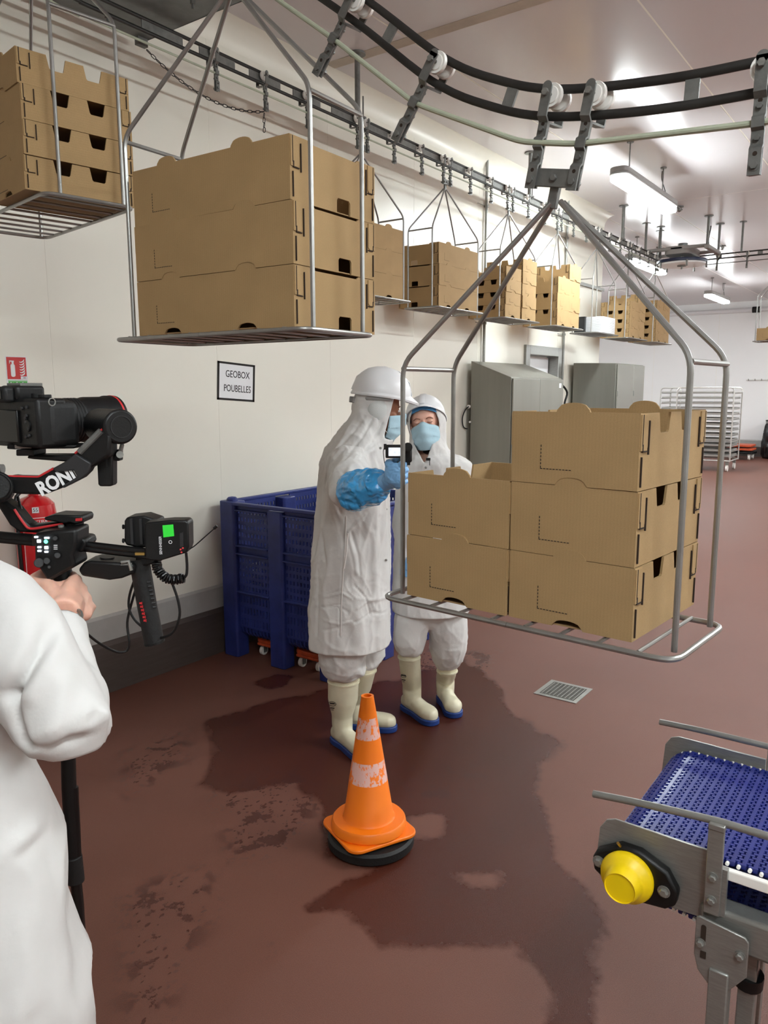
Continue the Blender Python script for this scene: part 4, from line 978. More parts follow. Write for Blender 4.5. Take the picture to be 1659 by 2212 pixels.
# ================================================================== far end of the room
t = thing('wall_handrail', 'long white pipe with a black joint high on the far wall', 'pipe', (XF, 3.0, 3.62))
MB().cyl((-0.12, -6.0, 0), (-0.12, 3.05, 0), 0.055, 14).build('pipe', 'white', t)
MB().cyl((-0.12, 0.85, 0), (-0.12, 1.02, 0), 0.075, 14).build('joint', 'black', t)
MB().cyl((-0.12, 3.05, -0.02), (-0.12, 3.05, ZC-3.62), 0.05, 14).build('riser', 'white', t)
for y in (-4, -1.5, 0.5, 2.6): MB().cyl((-0.12, y, 0), (0, y, 0), 0.02, 8).build('bracket', 'white', t)
t = thing('hook_rail', 'white rail of hooks on the far wall at the right edge', 'hook rail', (XF, 3.75, 1.91))
MB().box(-0.02, 0, -0.7, 0.32, -0.012, 0.012).build('rail', 'rack', t)
for k in range(7): MB().tube([(-0.02, 0.26-0.15*k, 0), (-0.07, 0.26-0.15*k, -0.01), (-0.08, 0.26-0.15*k, 0.03)], 0.008, 6).build('hook', 'dark', t)
# rack trolley with trays
def rack(x, y, wdt, label, n_tr, dpt=0.8):
    t = thing('tray_rack', label, 'rack trolley', (x, y, 0), 0, 'tray racks at the far wall')
    H_ = 1.72
    for xx in (0, dpt):
        pts = roundcorner([(xx, 0, 0.2), (xx, 0, H_), (xx, wdt, H_), (xx, wdt, 0.2)], 0.09, 5)
        MB().tube(pts, 0.014, 10).build('frame_loop', 'rack', t)
        MB().cyl((xx, 0, 0.22), (xx, wdt, 0.22), 0.014, 10).build('lower_bar', 'rack', t)
    for yy in (0, wdt):
        for zz in (0.22, H_-0.1): MB().cyl((0, yy, zz), (dpt, yy, zz), 0.013, 8).build('side_bar', 'rack', t)
    for k in range(n_tr):
        z = 0.30+(H_-0.42)*k/(n_tr-1)
        for yy in (0.01, wdt-0.02): MB().box(0, dpt, yy, yy+0.015, z-0.012, z).build('runner', 'rack', t, smooth=False)
        MB().box(0.01, dpt-0.01, 0.03, wdt-0.03, z, z+0.006).box(0.01, 0.02, 0.03, wdt-0.03, z, z+0.035).box(dpt-0.02, dpt-0.01, 0.03, wdt-0.03, z, z+0.035).box(0.02, dpt-0.02, 0.03, 0.04, z, z+0.035).box(0.02, dpt-0.02, wdt-0.04, wdt-0.03, z, z+0.035).build('tray', 'tray', t, smooth=False)
    for xx in (0.06, dpt-0.06):
        for yy in (0.06, wdt-0.06):
            c = MB().cyl((xx, yy-0.02, 0.065), (xx, yy+0.02, 0.065), 0.065, 18).build('caster', 'nylon', t); MB().box(xx-0.03, xx+0.03, yy-0.03, yy+0.03, 0.13, 0.21).build('caster_fork', 'steel', c)
    return t
rack(17.0, 3.46, 1.12, 'tall aluminium tray rack on casters near the far wall, right one of two', 13)
rack(18.4, 4.88, 0.45, 'aluminium tray rack standing behind the other rack, left one of two', 12)
t = thing('tray_sheet', 'white tray pushed crooked into the far rack', 'tray', (17.1, 3.6, 1.02), 0.15)
MB().prism(rrect(0.6, 0.7, 0.03, 3), (0.2, 0.35, 0), (1, 0, 0), (0, 1, 0), (0, 0, 1), 0.03).build('sheet', 'paper', t)
t = thing('orange_dolly_stack', 'stack of orange dollies on the floor at the far wall', 'dolly stack', (20.4, 3.90, 0))
for k in range(3):
    z = 0.14+0.085*k
    MB().prism(rrect(0.60, 0.62, 0.06, 3), (0, 0.02*k, z), (1, 0, 0), (0, 1, 0), (0, 0, 1), 0.05).build('dolly_deck', 'black' if k == 0 else 'orange', t, bevel=0.01)
for sx in (-0.22, 0.22):
    for sy in (-0.22, 0.22): MB().cyl((sx, sy-0.02, 0.06), (sx, sy+0.02, 0.06), 0.06, 14).box(sx-0.03, sx+0.03, sy-0.03, sy+0.03, 0.1, 0.15).build('caster_wheel', 'nylon', t)
t = thing('waste_bag_stand', 'black waste bag on a stand at the far wall, right photo edge', 'waste bag', (20.9, 3.25, 0))
bg = MB().loft([((0, 0, 0.03), (0.24, 0, 0), (0, 0.26, 0), 1), ((0, 0, 0.2), (0.27, 0, 0), (0, 0.30, 0), 1), ((0, 0, 0.6), (0.25, 0, 0), (0, 0.27, 0), 1), ((0, 0, 0.85), (0.22, 0, 0), (0, 0.22, 0), 1)], 24)
me = fused(bg, 0.03, 2, 'bag', folds(0.05, (7, 7, 3))); me.materials.append(M['bag']); link('bag', me, t)
MB().lathe([(0.2, 0), (0.235, 0), (0.235, 0.05), (0.2, 0.05)], (0, 0, 0.86), n=24).build('ring', 'steel', t); MB().cyl((0.2, 0, 0), (0.2, 0, 0.88), 0.015, 8).build('stand', 'steel', t)
MB().lathe([(0.24, 0), (0.24, 0.03), (0, 0.06)], (0, 0, 0.91), n=24).build('lid', 'black', t)
for k, (u, v) in enumerate(((1467, 455), (1560, 538))):
    p = atz(u, v, 3.80)
    t = thing('sprinkler_head', ('nearer' if k == 0 else 'farther')+' small sprinkler head on the ceiling right of the strip lamps', 'sprinkler', (p.x, p.y, ZC), 0, 'ceiling sprinklers')
    MB().lathe([(0.05, 0), (0.05, -0.012), (0.02, -0.02), (0.015, -0.05), (0.03, -0.055), (0, -0.07)], n=16).box(-0.1, 0.1, -0.012, 0.012, -0.03, -0.015).build('head', 'dark', t)

# ================================================================== traffic cone
cp = atz(797, 1790, 0.05)
cn = thing('traffic_cone', 'orange traffic cone with worn white bands on the wet floor', 'cone', (2.138, 1.612, 0.050))
cn.rotation_euler = (math.radians(-1.5), math.radians(0.5), math.radians(-25)); cn.scale = (0.95, 0.95, 0.975)
MB().lathe([(0.146, 0.012), (0.150, 0.020), (0.146, 0.045), (0.140, 0.052), (0.104, 0.055), (0.098, 0.062), (0.0245, 0.53), (0.0245, 0.535), (0.016, 0.535), (0.017, 0.50), (0.085, 0.06), (0.085, 0.01)], n=48, close=False).build('cone_body', 'cone', cn)
MB().prism(rrect(0.296, 0.296, 0.05, 6), (0, 0, 0), (1, 0, 0), (0, 1, 0), (0, 0, 1), 0.014).build('base_plate', 'cone', cn, bevel=0.004)
t = thing('rubber_ballast', 'round black rubber ballast ring under the orange cone', 'rubber base', (2.135, 1.600, 0))
MB().lathe([(0.06, 0), (0.150, 0), (0.162, 0.010), (0.162, 0.038), (0.152, 0.046), (0.06, 0.046)], n=40, close=False).build('ring', 'rubber', t)

# ================================================================== floor drain
t = thing('floor_drain', 'square steel floor drain with perforated grate set in the floor', 'drain', (3.94, 1.593, 0), 0)
fr = MB().box(-0.125, 0.125, -0.125, -0.10, 0.0, 0.004).box(-0.125, 0.125, 0.10, 0.125, 0, 0.004).box(-0.125, -0.10, -0.10, 0.10, 0, 0.004).box(0.10, 0.125, -0.10, 0.10, 0, 0.004); fr.build('drain_frame', 'steel', t, bevel=0.001, seg=1)
MB().box(-0.10, 0.10, -0.10, 0.10, 0.0003, 0.001).build('drain_pit_shade', 'slit', t, smooth=False)  # flat dark sheet, colour stands for the shade under the grate
g = MB()
for k in range(9): g.box(-0.095, 0.095, -0.095+k*0.0228, -0.095+k*0.0228+0.0052, 0.001, 0.0045)
for k in range(18): g.box(-0.095+k*0.0110, -0.095+k*0.0110+0.0028, -0.095, 0.095, 0.001, 0.0042)
g.build('grate', 'steel', t, smooth=False)

# ================================================================== belt conveyor at the lower right
CZ0 = 0.80
cv = thing('belt_conveyor', 'steel belt conveyor with blue modular belt at the lower right', 'conveyor', (0, 0, 0))
XA, XB_ = 1.44, 1.90
endp = [(0.30, 0.818), (0.462, 0.823), (0.478, 0.818), (0.492, 0.795), (0.497, 0.72), (0.490, 0.69), (0.470, 0.672), (0.40, 0.655), (0.26, 0.625), (0.10, 0.62), (-1.6, 0.62), (-1.6, 0.823), (0.1, 0.823)]
endp_n = [(y, z) for y, z in endp if True]
near_plate = [(0.262, 0.821), (0.462, 0.823), (0.480, 0.816), (0.493, 0.795), (0.498, 0.72), (0.490, 0.69), (0.470, 0.676), (0.39, 0.674), (0.262, 0.680)]
MB().prism(near_plate, (XA, 0, 0), (0, 1, 0), (0, 0, 1), (1, 0, 0), 0.005).build('end_plate', 'steel', cv, bevel=0.001, seg=1)
MB().prism(near_plate, (XB_, 0, 0), (0, 1, 0), (0, 0, 1), (1, 0, 0), 0.005).build('end_plate', 'steel', cv, bevel=0.001, seg=1)
for x in (XA+0.006, XB_-0.006): MB().box(x-0.004, x+0.010, -1.6, 0.34, 0.772, 0.792).build('wear_strip', 'nylon', cv, bevel=0.002)
MB().prism([(0, 0), (0.05, 0), (0.05, 0.075), (0, 0.075)], (XA-0.01, 0.292, 0.640), (1, 0, 0), (0, 0, 1), (0, -1, 0), 1.9).build('side_beam', 'steel', cv, bevel=0.008)
MB().prism([(0, 0), (0.05, 0), (0.05, 0.075), (0, 0.075)], (XB_-0.04, 0.292, 0.640), (1, 0, 0), (0, 0, 1), (0, -1, 0), 1.9).build('side_beam', 'steel', cv, bevel=0.008)
# belt modules: top run, nose, return run
bw = XB_-XA-0.035; bx = XA+0.022; pitch = 0.0196
mod = MB(); nL = 52
for i in range(nL):
    x0 = bx+bw*i/nL; ww = bw/nL
    a_, b_ = (-0.0115, 0.0045) if i % 2 else (-0.0045, 0.0115)
    mod.box(x0+ww*0.10, x0+ww*0.90, a_, b_, -0.004, 0.004)
mod.box(bx, bx+bw, -0.0032, 0.0032, -0.0042, 0.0048)
mme = mod.mesh('belt_module', smooth=False); mme.materials.append(M['belt'])
pin = MB().cyl((bx-0.006, 0.008, 0), (bx+0.002, 0.008, 0), 0.0036, 8); pme = pin.mesh('hinge_pin'); pme.materials.append(M['nylon'])
pin2 = MB().cyl((bx+bw-0.002, 0.008, 0), (bx+bw+0.005, 0.008, 0), 0.0036, 8); pme2 = pin2.mesh('hinge_pin'); pme2.materials.append(M['nylon'])
RB = 0.063; yc, zc = 0.415, 0.800-0.004-RB
def belt_at(s):
    """arc length from the top run (y decreasing s<0) round the nose to the return run"""
    if s < 0: return yc+s, zc+RB, 0.0
    if s < PI*RB: an = s/RB; return yc+RB*math.sin(an), zc+RB*math.cos(an), -an
    q = s-PI*RB; return yc-q, zc-RB-min(0.03, q*0.12), -PI
s = -1.15
while s < PI*RB+1.1:
    y, z, an = belt_at(s)
    o = bpy.data.objects.new('belt_module', mme); COL.objects.link(o); o.parent = cv; o.location = (0, y, z); o.rotation_euler = (an, 0, 0)
    p_ = bpy.data.objects.new('hinge_pin', pme); COL.objects.link(p_); p_.parent = o
    p_ = bpy.data.objects.new('hinge_pin', pme2); COL.objects.link(p_); p_.parent = o
    s += pitch
MB().cyl((XA-0.02, yc, zc), (XB_+0.02, yc, zc), 0.012, 16).cyl((XA+0.03, yc, zc), (XB_-0.03, yc, zc), 0.045, 20).build('drive_roller', 'steel', cv)
# bearing with yellow cap on the near plate
byc, bzc = 0.424, 0.727
fl = MB().prism([(0.078, 0.012), (0.070, 0.030), (0.025, 0.058), (-0.015, 0.058), (-0.070, 0.034), (-0.092, 0.0), (-0.088, -0.030), (-0.070, -0.044), (-0.02, -0.050), (0.02, -0.048), (0.075, -0.014)], (XA, byc-0.004, bzc), (0, 1, 0), (0, 0, 1), (-1, 0, 0), 0.024).build('bearing_flange', 'black', cv, bevel=0.006)
MB().lathe([(0.051, 0), (0.053, 0.008), (0.050, 0.016), (0.040, 0.024), (0.036, 0.030), (0.034, 0.044), (0.030, 0.050), (0.029, 0.047), (0, 0.047)], (XA-0.024, byc, bzc), (-1, 0, 0), 40).build('bearing_cap', 'yellow', fl)
def bolt(par, c, r=0.009, ax=(-1, 0, 0), nm='bolt'):
    MB().lathe([(r*1.35, 0), (r*1.35, 0.002), (r, 0.002)], c, ax, 16).lathe([(r, 0.002), (r, 0.007), (r*0.7, 0.009), (0, 0.009)], c, ax, 6).build(nm, 'steel', par, smooth=False)
bolt(fl, (XA-0.024, byc+0.060, bzc+0.008)); bolt(fl, (XA-0.024, byc-0.070, bzc-0.006))
MB().cyl((XA-0.024, byc+0.018, bzc+0.057), (XA-0.034, byc+0.020, bzc+0.068), 0.003, 8).build('grease_nipple', 'brass', fl)
# guard rods and their stands
def guard(x, y0, z0, bend, dzr=0.0):
    pts = roundcorner([(x+0.0, y0, z0), (x+bend*0.3, y0-0.10, z0+0.004), (x+bend, y0-0.30, z0+0.004), (x+bend, -1.6, z0+0.004)], 0.06, 4)
    pts = [p+Vector((0, 0, dzr*min(1, max(0, (y0-p.y)/0.24)))) for p in pts]; g_ = MB().tube(pts, 0.0072, 12).build('guard_rod', 'steel', cv)
guard(XA-0.005, 0.508, 0.866, 0.0, 0.018)
guard(XB_+0.005, 0.511, 0.848, 0.0)
st = MB().box(XA-0.020, XA-0.013, 0.254, 0.283, 0.706, 0.880).obox((XA-0.012, 0.2685, 0.882), (1, 0, 0), (0, 1, 0), (0, 0, 1), 0.010, 0.0145, 0.006).build('rod_stand', 'steel', cv, bevel=0.002)
bolt(st, (XA-0.020, 0.269, 0.783), 0.007); bolt(st, (XA-0.020, 0.269, 0.736), 0.007)
MB().box(XA-0.013, XA, 0.246, 0.281, 0.705, 0.80).build('stand_spacer', 'steel', cv)
st = MB().box(XB_+0.006, XB_+0.012, 0.232, 0.262, 0.70, 0.845).build('rod_stand', 'steel', cv, bevel=0.002)
# bracket and legs
br = [(0.315, 0.612), (0.320, 0.622), (0.05, 0.622) , (0.150, 0.610), (0.160, 0.60), (0.168, 0.505), (0.185, 0.475), (0.235, 0.44), (0.265, 0.45), (0.305, 0.50), (0.318, 0.52)]
br = [(0.292, 0.696), (0.286, 0.700), (0.206, 0.690), (0.199, 0.682), (0.199, 0.612), (0.226, 0.572), (0.262, 0.566), (0.284, 0.590), (0.292, 0.620)]
bk = MB().prism(br, (XA-0.028, 0, 0), (0, 1, 0), (0, 0, 1), (1, 0, 0), 0.006).build('leg_bracket', 'steel', cv, bevel=0.002)
MB().box(XA-0.0295, XA-0.0275, 0.270, 0.280, 0.618, 0.632).prism(rrect(0.009, 0.036, 0.0044, 4, 0.277, 0.668), (XA-0.0292, 0, 0), (0, 1, 0), (0, 0, 1), (1, 0, 0), 0.002).build('slot_hole_shade', 'slit', bk, smooth=False)  # dark pads on the bracket, shade of the openings put into colour
bolt(bk, (XA-0.029, 0.281, 0.648), 0.007); bolt(bk, (XA-0.029, 0.212, 0.652), 0.007)
for x in (XA-0.025, XB_-0.035):
    lg = MB().box(x-0.008, x+0.032, 0.228, 0.263, 0.0, 0.605).build('leg', 'steel', cv, bevel=0.003)
    MB().cyl((x+0.012, 0.245, 0), (x+0.012, 0.245, 0.012), 0.035, 16).build('foot', 'black', lg)
MB().beam((XA+0.05, 0.205, 0.68), (XA+0.09, 0.215, 0.0), 0.032, 0.032).build('leg_brace', 'steel', cv, bevel=0.003)
MB().cyl((XA+0.06, 0.207, 0.56), (XA+0.062, 0.208, 0.535), 0.027, 16).build('brace_clip', 'black', cv)
MB().box(XA+0.01, XB_, 0.12, 0.16, 0.56, 0.60).build('cross_member', 'steel', cv, bevel=0.003)
for x in (XA-0.02, XB_-0.035): MB().box(x, x+0.04, -1.4, -1.36, 0, 0.57).build('leg', 'steel', cv, bevel=0.003)
# ================================================================== people
FH = Vector((fw.x, fw.y, 0)).normalized(); RH = Vector((RT.x, RT.y, 0)).normalized(); Z3 = Vector((0, 0, 1))
def ah(u, v, D):
    """point at horizontal distance D straight ahead of the camera, seen at photo pixel (u, v)"""
    d = fw + RT*((u-829.5)/FPX) - UP*((v-1106)/FPX); return O + d*(D/d.dot(FH))
def pxm(D): return D/FPX*1.01
def cut_mesh(me, pred):
    bm = bmesh.new(); bm.from_mesh(me)
    bmesh.ops.delete(bm, geom=[f for f in bm.faces if pred(f.calc_center_median(), f.normal)], context='FACES')
    bmesh.ops.delete(bm, geom=[v for v in bm.verts if not v.link_faces], context='VERTS')
    for _ in range(14):
        new = {}
        for v in bm.verts:
            nb = [e.other_vert(v) for e in v.link_edges if e.is_boundary]
            if len(nb) == 2: new[v] = v.co*0.5+(nb[0].co+nb[1].co)*0.25
        for v, c in new.items(): v.co = c
    bm.to_mesh(me); bm.free(); return me
def part(me, nm, mt, parent, solidify=0, label=None):
    me.materials.clear(); me.materials.append(M[mt]); o = link(nm, me, parent, label)
    if solidify:
        s = o.modifiers.new('solid', 'SOLIDIFY'); s.thickness = solidify; s.offset = -1
    return o
def trunk(mb, rows, D, n=40):
    secs = []
    for r in rows:
        u, v, hw, dr = r[:4]; sq = r[4] if len(r) > 4 else 0.9; dd = r[5] if len(r) > 5 else 0
        secs.append((ah(u, v, D+dd), RH*hw*pxm(D), FH*dr, sq))
    mb.loft(secs, n)
def head_shapes(mb, C, f, up, sc=1.0, neck_to=None):
    s = f.cross(up).normalized(); k = sc
    mb.ell(C-f*0.012*k+up*0.030*k, s*0.074*k, f*0.094*k, up*0.090*k, 24, 16)       # cranium
    mb.ell(C+f*0.018*k-up*0.045*k, s*0.060*k, f*0.066*k, up*0.074*k, 20, 14)        # face
    mb.ell(C+f*0.050*k-up*0.098*k, s*0.030*k, f*0.028*k, up*0.020*k, 14, 10)        # chin
    mb.ell(C+f*0.070*k+up*0.022*k, s*0.050*k, f*0.014*k, up*0.010*k, 16, 8)         # brow
    mb.tube([C+f*0.078*k+up*0.008*k, C+f*0.098*k-up*0.030*k, C+f*0.090*k-up*0.040*k], [0.007*k, 0.012*k, 0.010*k], 10)   # nose
    mb.ell(C+f*0.080*k-up*0.066*k, s*0.024*k, f*0.012*k, up*0.007*k, 12, 8); mb.ell(C+f*0.079*k-up*0.076*k, s*0.021*k, f*0.012*k, up*0.007*k, 12, 8)
    for sg in (-1, 1):
        mb.ell(C+s*sg*0.042*k+f*0.055*k-up*0.030*k, s*0.022*k, f*0.020*k, up*0.020*k, 12, 8)
        mb.ell(C+s*sg*0.077*k-f*0.008*k-up*0.012*k, s*0.008*k, f*0.018*k, up*0.031*k, 12, 10)
        mb.ell(C+s*sg*0.032*k+f*0.068*k+up*0.002*k, s*0.0145*k, f*0.0125*k, up*0.0125*k, 12, 10)                             # lid over the eyeball
    if neck_to is not None: mb.tube([C-up*0.06*k-f*0.02*k, neck_to], [0.052*k, 0.06*k], 20)
def face_parts(par, C, f, up, sc, skin, closed=True):
    s = f.cross(up).normalized(); k = sc
    for sg in (-1, 1):
        e = C+s*sg*0.032*k+f*0.0805*k+up*0.0005*k
        if closed:
            MB().tube(smoothpts([e+s*-0.014*k+up*0.000-f*0.004, e-up*0.0045*k+f*0.0005, e+s*0.014*k-f*0.004], 5), 0.0012, 6).build('eyelashes', 'brow', par)
        else:
            MB().ell(e-f*0.003, s*0.012*k, f*0.005*k, up*0.0055*k, 14, 8).build('eye', 'paper', par); MB().ell(e+f*0.001, s*0.005*k, f*0.002*k, up*0.005*k, 10, 6).build('iris', 'ink', par)
        MB().tube(smoothpts([e+s*sg*-0.017*k+up*0.016*k, e+up*0.022*k+f*0.002, e+s*sg*0.018*k+up*0.015*k-f*0.008], 5), [0.0022]*10+[0.0012], 6).build('eyebrow', 'brow', par)
def mask_mesh(C, f, up, k=1.0, drop=0.0):
    s = f.cross(up).normalized(); mb = MB(); nu, nv = 26, 16
    for j in range(nv+1):
        t = j/nv; z = 0.0-0.125*t
        for i in range(nu+1):
            a = (-1+2*i/nu); an = a*1.25
            r = 0.076-0.010*t*t
            nose = 0.030*math.exp(-(a/0.30)**2)*math.exp(-((t-0.30)/0.42)**2)
            chin = -0.012*max(0, t-0.7)/0.3
            pl = 0.0022*math.sin(t*PI*6)*(1-abs(a)**4)
            rr = r+0.010+nose*0.8+chin+pl
            top = -0.010*(abs(a)**2)*(1 if t < 0.5 else -1.8*t)
            p = C+(f*math.cos(an)*1.08+s*math.sin(an)*0.88)*rr*k+up*(z-0.014+top+0.012*math.exp(-(a/0.2)**2)*(1-t))*k+f*0.006*k
            mb.v.append(p)
    for j in range(nv):
        for i in range(nu):
            q = j*(nu+1)+i; mb.f.append((q, q+1, q+nu+2, q+nu+1))
    return mb
def helmet(par, C, f, up, k=1.0):
    """safety helmet; C is the middle of its rim plane"""
    s = f.cross(up).normalized(); secs = []
    for t in (0, 0.04, 0.12, 0.25, 0.4, 0.55, 0.7, 0.82, 0.91, 0.97, 1.0):
        rr = math.sqrt(max(0.0, 1-t**2.3)) if t < 1 else 0.06
        secs.append((C+up*0.128*k*t-f*0.004*t, s*0.109*k*max(rr, 0.06), f*0.134*k*max(rr, 0.06), 0.95))
    h_ = MB().loft(secs, 44).build('helmet', 'white', par)
    rim = MB(); n = 44; base = 0
    for r_, z_ in ((1.0, 0.004), (1.0, -0.004)):
        pass
    inn, out, low = [], [], []
    for q in range(n):
        an = 2*PI*q/n; ca, sa = math.cos(an), math.sin(an)      # ca along f
        peak = max(0, ca)**3
        inn.append(C+f*ca*0.132*k+s*sa*0.107*k+up*0.012*k)
        out.append(C+f*ca*(0.140+0.036*peak)*k+s*sa*0.115*k+up*(-0.002-0.016*peak)*k)
        low.append(C+f*ca*(0.138+0.034*peak)*k+s*sa*0.113*k+up*(-0.009-0.018*peak)*k)
    rim.v = inn+out+low+[p-up*0.012*k for p in inn]
    for q in range(n):
        j = (q+1) % n
        for a_ in range(3): rim.f.append((a_*n+q, a_*n+j, (a_+1)*n+j, (a_+1)*n+q))
        rim.f.append((3*n+q, 3*n+j, j, q))
    rim.build('helmet_brim', 'white', h_)
    MB().tube([C+up*0.012*k+f*0.136*k, C+up*0.07*k+f*0.117*k, C+up*0.112*k+f*0.068*k, C+up*0.1265*k, C+up*0.110*k-f*0.072*k, C+up*0.07*k-f*0.119*k, C+up*0.012*k-f*0.136*k], 0.006, 8, el=[(0.016, 0.0035)]*7, ref=up).build('helmet_ridge', 'white', h_)
    hb = MB()
    for sg in (-1, 1): hb.tube(smoothpts([C-up*0.012+s*sg*0.098*k+f*0.03, C-up*0.020+s*sg*0.090*k-f*0.06, C-up*0.034-f*0.118*k+s*sg*0.02], 5), 0.004, 8, el=[(0.002, 0.007)]*11, ref=up)
    hb.build('headband', 'lampb', h_)
    MB().obox(C-up*0.034-f*0.122*k, f, s, up, 0.008, 0.032, 0.014).cyl(C-up*0.034-f*0.128*k, C-up*0.034-f*0.142*k, 0.014, 14).build('ratchet', 'lampb', h_, bevel=0.003)
    return h_
def hand_shapes(mb, C, a, p, w_, rg, W, wr=0.028, k=1.0):
    """closed fist round a grip: C on the grip axis, a along it, p towards the back of the hand, w_ from wrist towards knuckles"""
    a, p = Vector(a).normalized(), Vector(p).normalized(); w_ = (Vector(w_)-a*a.dot(w_)-p*p.dot(w_)).normalized()
    for i in range(4):
        o = a*((1.5-i)*0.0205*k); fr = (0.0098, 0.0102, 0.0096, 0.0082)[i]*k
        reach = (205, 220, 212, 185)[i]
        kn = math.radians(38); kp = C+o+(p*math.cos(kn)+w_*math.sin(kn))*(rg+0.017*k)
        mb.tube([W*0.72+kp*0.28+o*0.2, W*0.35+kp*0.65+o*0.3+p*0.004, kp], [0.015*k, 0.0145*k, fr*1.25], 12)
        pts = []; rs = []
        for j in range(9):
            th = kn+math.radians(reach-38)*j/8; rr = rg+fr*(1.25-0.35*j/8)
            kk = 1.0+0.06*(1 if j in (3, 6) else 0)
            pts.append(C+o*(1-0.05*j/8)+(p*math.cos(th)+w_*math.sin(th))*rr); rs.append(fr*(1.0-0.26*j/8)*kk)
        mb.tube(pts, rs, 12); mb.ell(pts[-1], a*rs[-1], p*rs[-1], w_*rs[-1], 10, 8); mb.ell(kp, a*fr*1.3, p*fr*1.3, w_*fr*1.3, 10, 8)
    mb.ell(C+p*(rg+0.012*k)-w_*0.008*k, a*0.040*k, p*0.014*k, w_*0.034*k, 16, 10)
    mb.tube([W, W*0.5+(C+p*(rg+0.010*k))*0.5, C+p*(rg+0.008*k)-w_*0.01], [wr, wr*1.02, wr*0.9], 16)
    tp = []; tr = []
    for j in range(7):
        th = math.radians(-45-22*j); tp.append(C+a*(0.034+0.007*j/6)*k+(p*math.cos(th)+w_*math.sin(th))*(rg+0.016*k-0.003*j/6)); tr.append((0.0155-0.0050*j/6)*k)
    mb.tube([W*0.6+tp[0]*0.4]+tp, [0.018*k]+tr, 12); mb.ell(tp[-1], a*tr[-1], p*tr[-1], w_*tr[-1], 10, 8)
def boot(par, heel, d_, top, rt, label=None, ln=0.285, sc=1.0):
    """rubber boot: heel point and direction on the floor, top centre of the shaft"""
    d_ = Vector(d_).normalized(); s = d_.cross(Z3); heel = Vector(heel); heel.z = 0
    mb = MB(); an = heel+d_*0.075+Z3*0.105
    mb.loft([(heel+d_*x+Z3*z, s*hw, Z3*hh, 0.9) for x, z, hw, hh in ((0.004, 0.05, 0.018, 0.028), (0.018, 0.055, 0.034, 0.036), (0.07, 0.062, 0.040, 0.046), (0.12, 0.058, 0.038, 0.044), (0.17, 0.052, 0.044, 0.036), (0.22, 0.05, 0.049, 0.036), (ln-0.03, 0.048, 0.043, 0.034), (ln-0.008, 0.045, 0.028, 0.026), (ln, 0.042, 0.012, 0.014))], 24)
    t_ = Vector(top); mid = an.lerp(t_, 0.5)
    mb.tube([an-Z3*0.055+d_*0.005, an+Z3*0.01, an+Z3*0.05, mid, t_-Z3*0.03, t_], [0.046, 0.050, 0.050, rt*0.97, rt, rt], 28)
    me = fused(mb, 0.006, 6, 'boot'); bo = part(me, 'boot', 'boot', par, 0, label)
    MB().tube([t_-Z3*0.045, t_-Z3*0.039], rt+0.0035, 28).tube([t_-Z3*0.006, t_+Z3*0.003], rt+0.003, 28).build('cuff_ring', 'boot', bo)
    out = []
    for x, hw in ((0.0, 0.018), (0.012, 0.033), (0.05, 0.041), (0.11, 0.037), (0.17, 0.045), (0.225, 0.051), (ln-0.025, 0.046), (ln-0.004, 0.032), (ln+0.006, 0.012)): out.append((x, hw))
    poly = out+[(x, -h_) for x, h_ in reversed(out)]
    MB().prism(poly, heel+Z3*0.0, d_, s, Z3, 0.030).build('sole', 'sole', bo, bevel=0.005)
    return bo
def logo(par, c, n, k=1.0):
    n = Vector(n).normalized(); X_ = Z3.cross(n).normalized()
    b = MB(); pts = [Vector(c)+X_*math.cos(t)*0.018*k+Z3*math.sin(t)*0.011*k+n*0.002 for t in np.linspace(0, 2*PI, 19)]
    b.tube(pts, 0.0012, 5, ref=n).obox(Vector(c)+n*0.002+Z3*0.002, X_, Z3, n, 0.012, 0.0032, 0.0006).obox(Vector(c)+n*0.001-Z3*0.021, X_, Z3, n, 0.010, 0.0022, 0.0012).obox(Vector(c)+n*0.001-Z3*0.030, X_, Z3, n, 0.006, 0.001, 0.0012)
    b.build('boot_emblem', 'ink', par, smooth=False)

# ------------------------------------------------------------------ man with the camcorder
DM = 3.50
man = thing('person', 'tall person in white hooded coat and helmet seen sideways, holding a small camera out', 'person', (0, 0, 0))
fm = (RH*0.97+FH*0.12-Z3*0.12).normalized(); um = (Z3+fm*0.12).normalized(); um = (um-fm*um.dot(fm)).normalized()
Hm = ah(822, 884, DM)
E1, W1 = ah(756, 1066, 3.10), ah(838, 1040, 2.93)
S1 = ah(752, 1000, 3.33)
hipm = ah(752, 1270, DM)
toeR = atz(765, 1638, 0); heR = atz(722, 1598, 0); dR = (atz(756, 1634, 0)-atz(707, 1600, 0)).normalized()
dL = (RH*0.98-FH*0.2).normalized(); heL = atz(853, 1578, 0)-dL*0.28
topR = ah(742, 1452, 3.44); topL = ah(782, 1430, 3.56)
b = MB(); head_shapes(b, Hm, fm, um, 1.0, ah(790, 960, DM))
trunk(b, [(785, 950, 26, 0.06), (772, 985, 40, 0.15), (765, 1030, 52, 0.17), (762, 1120, 50, 0.14), (757, 1220, 54, 0.15), (754, 1290, 50, 0.14)], DM, 24)
b.tube([S1, E1, W1], [0.055, 0.042, 0.03], 14); b.tube([ah(772, 1000, 3.66), ah(775, 1130, 3.68), ah(800, 1215, 3.60)], [0.05, 0.04, 0.028], 14)
b.tube([ah(746, 1280, 3.44), topR+Z3*0.12, heR+dR*0.07+Z3*0.1], [0.08, 0.050, 0.026], 16); b.tube([ah(768, 1280, 3.60), topL+Z3*0.12, heL+dL*0.07+Z3*0.1], [0.08, 0.050, 0.026], 16)
me = fused(b, 0.006, 4, 'body'); part(me, 'body', 'skind', man)
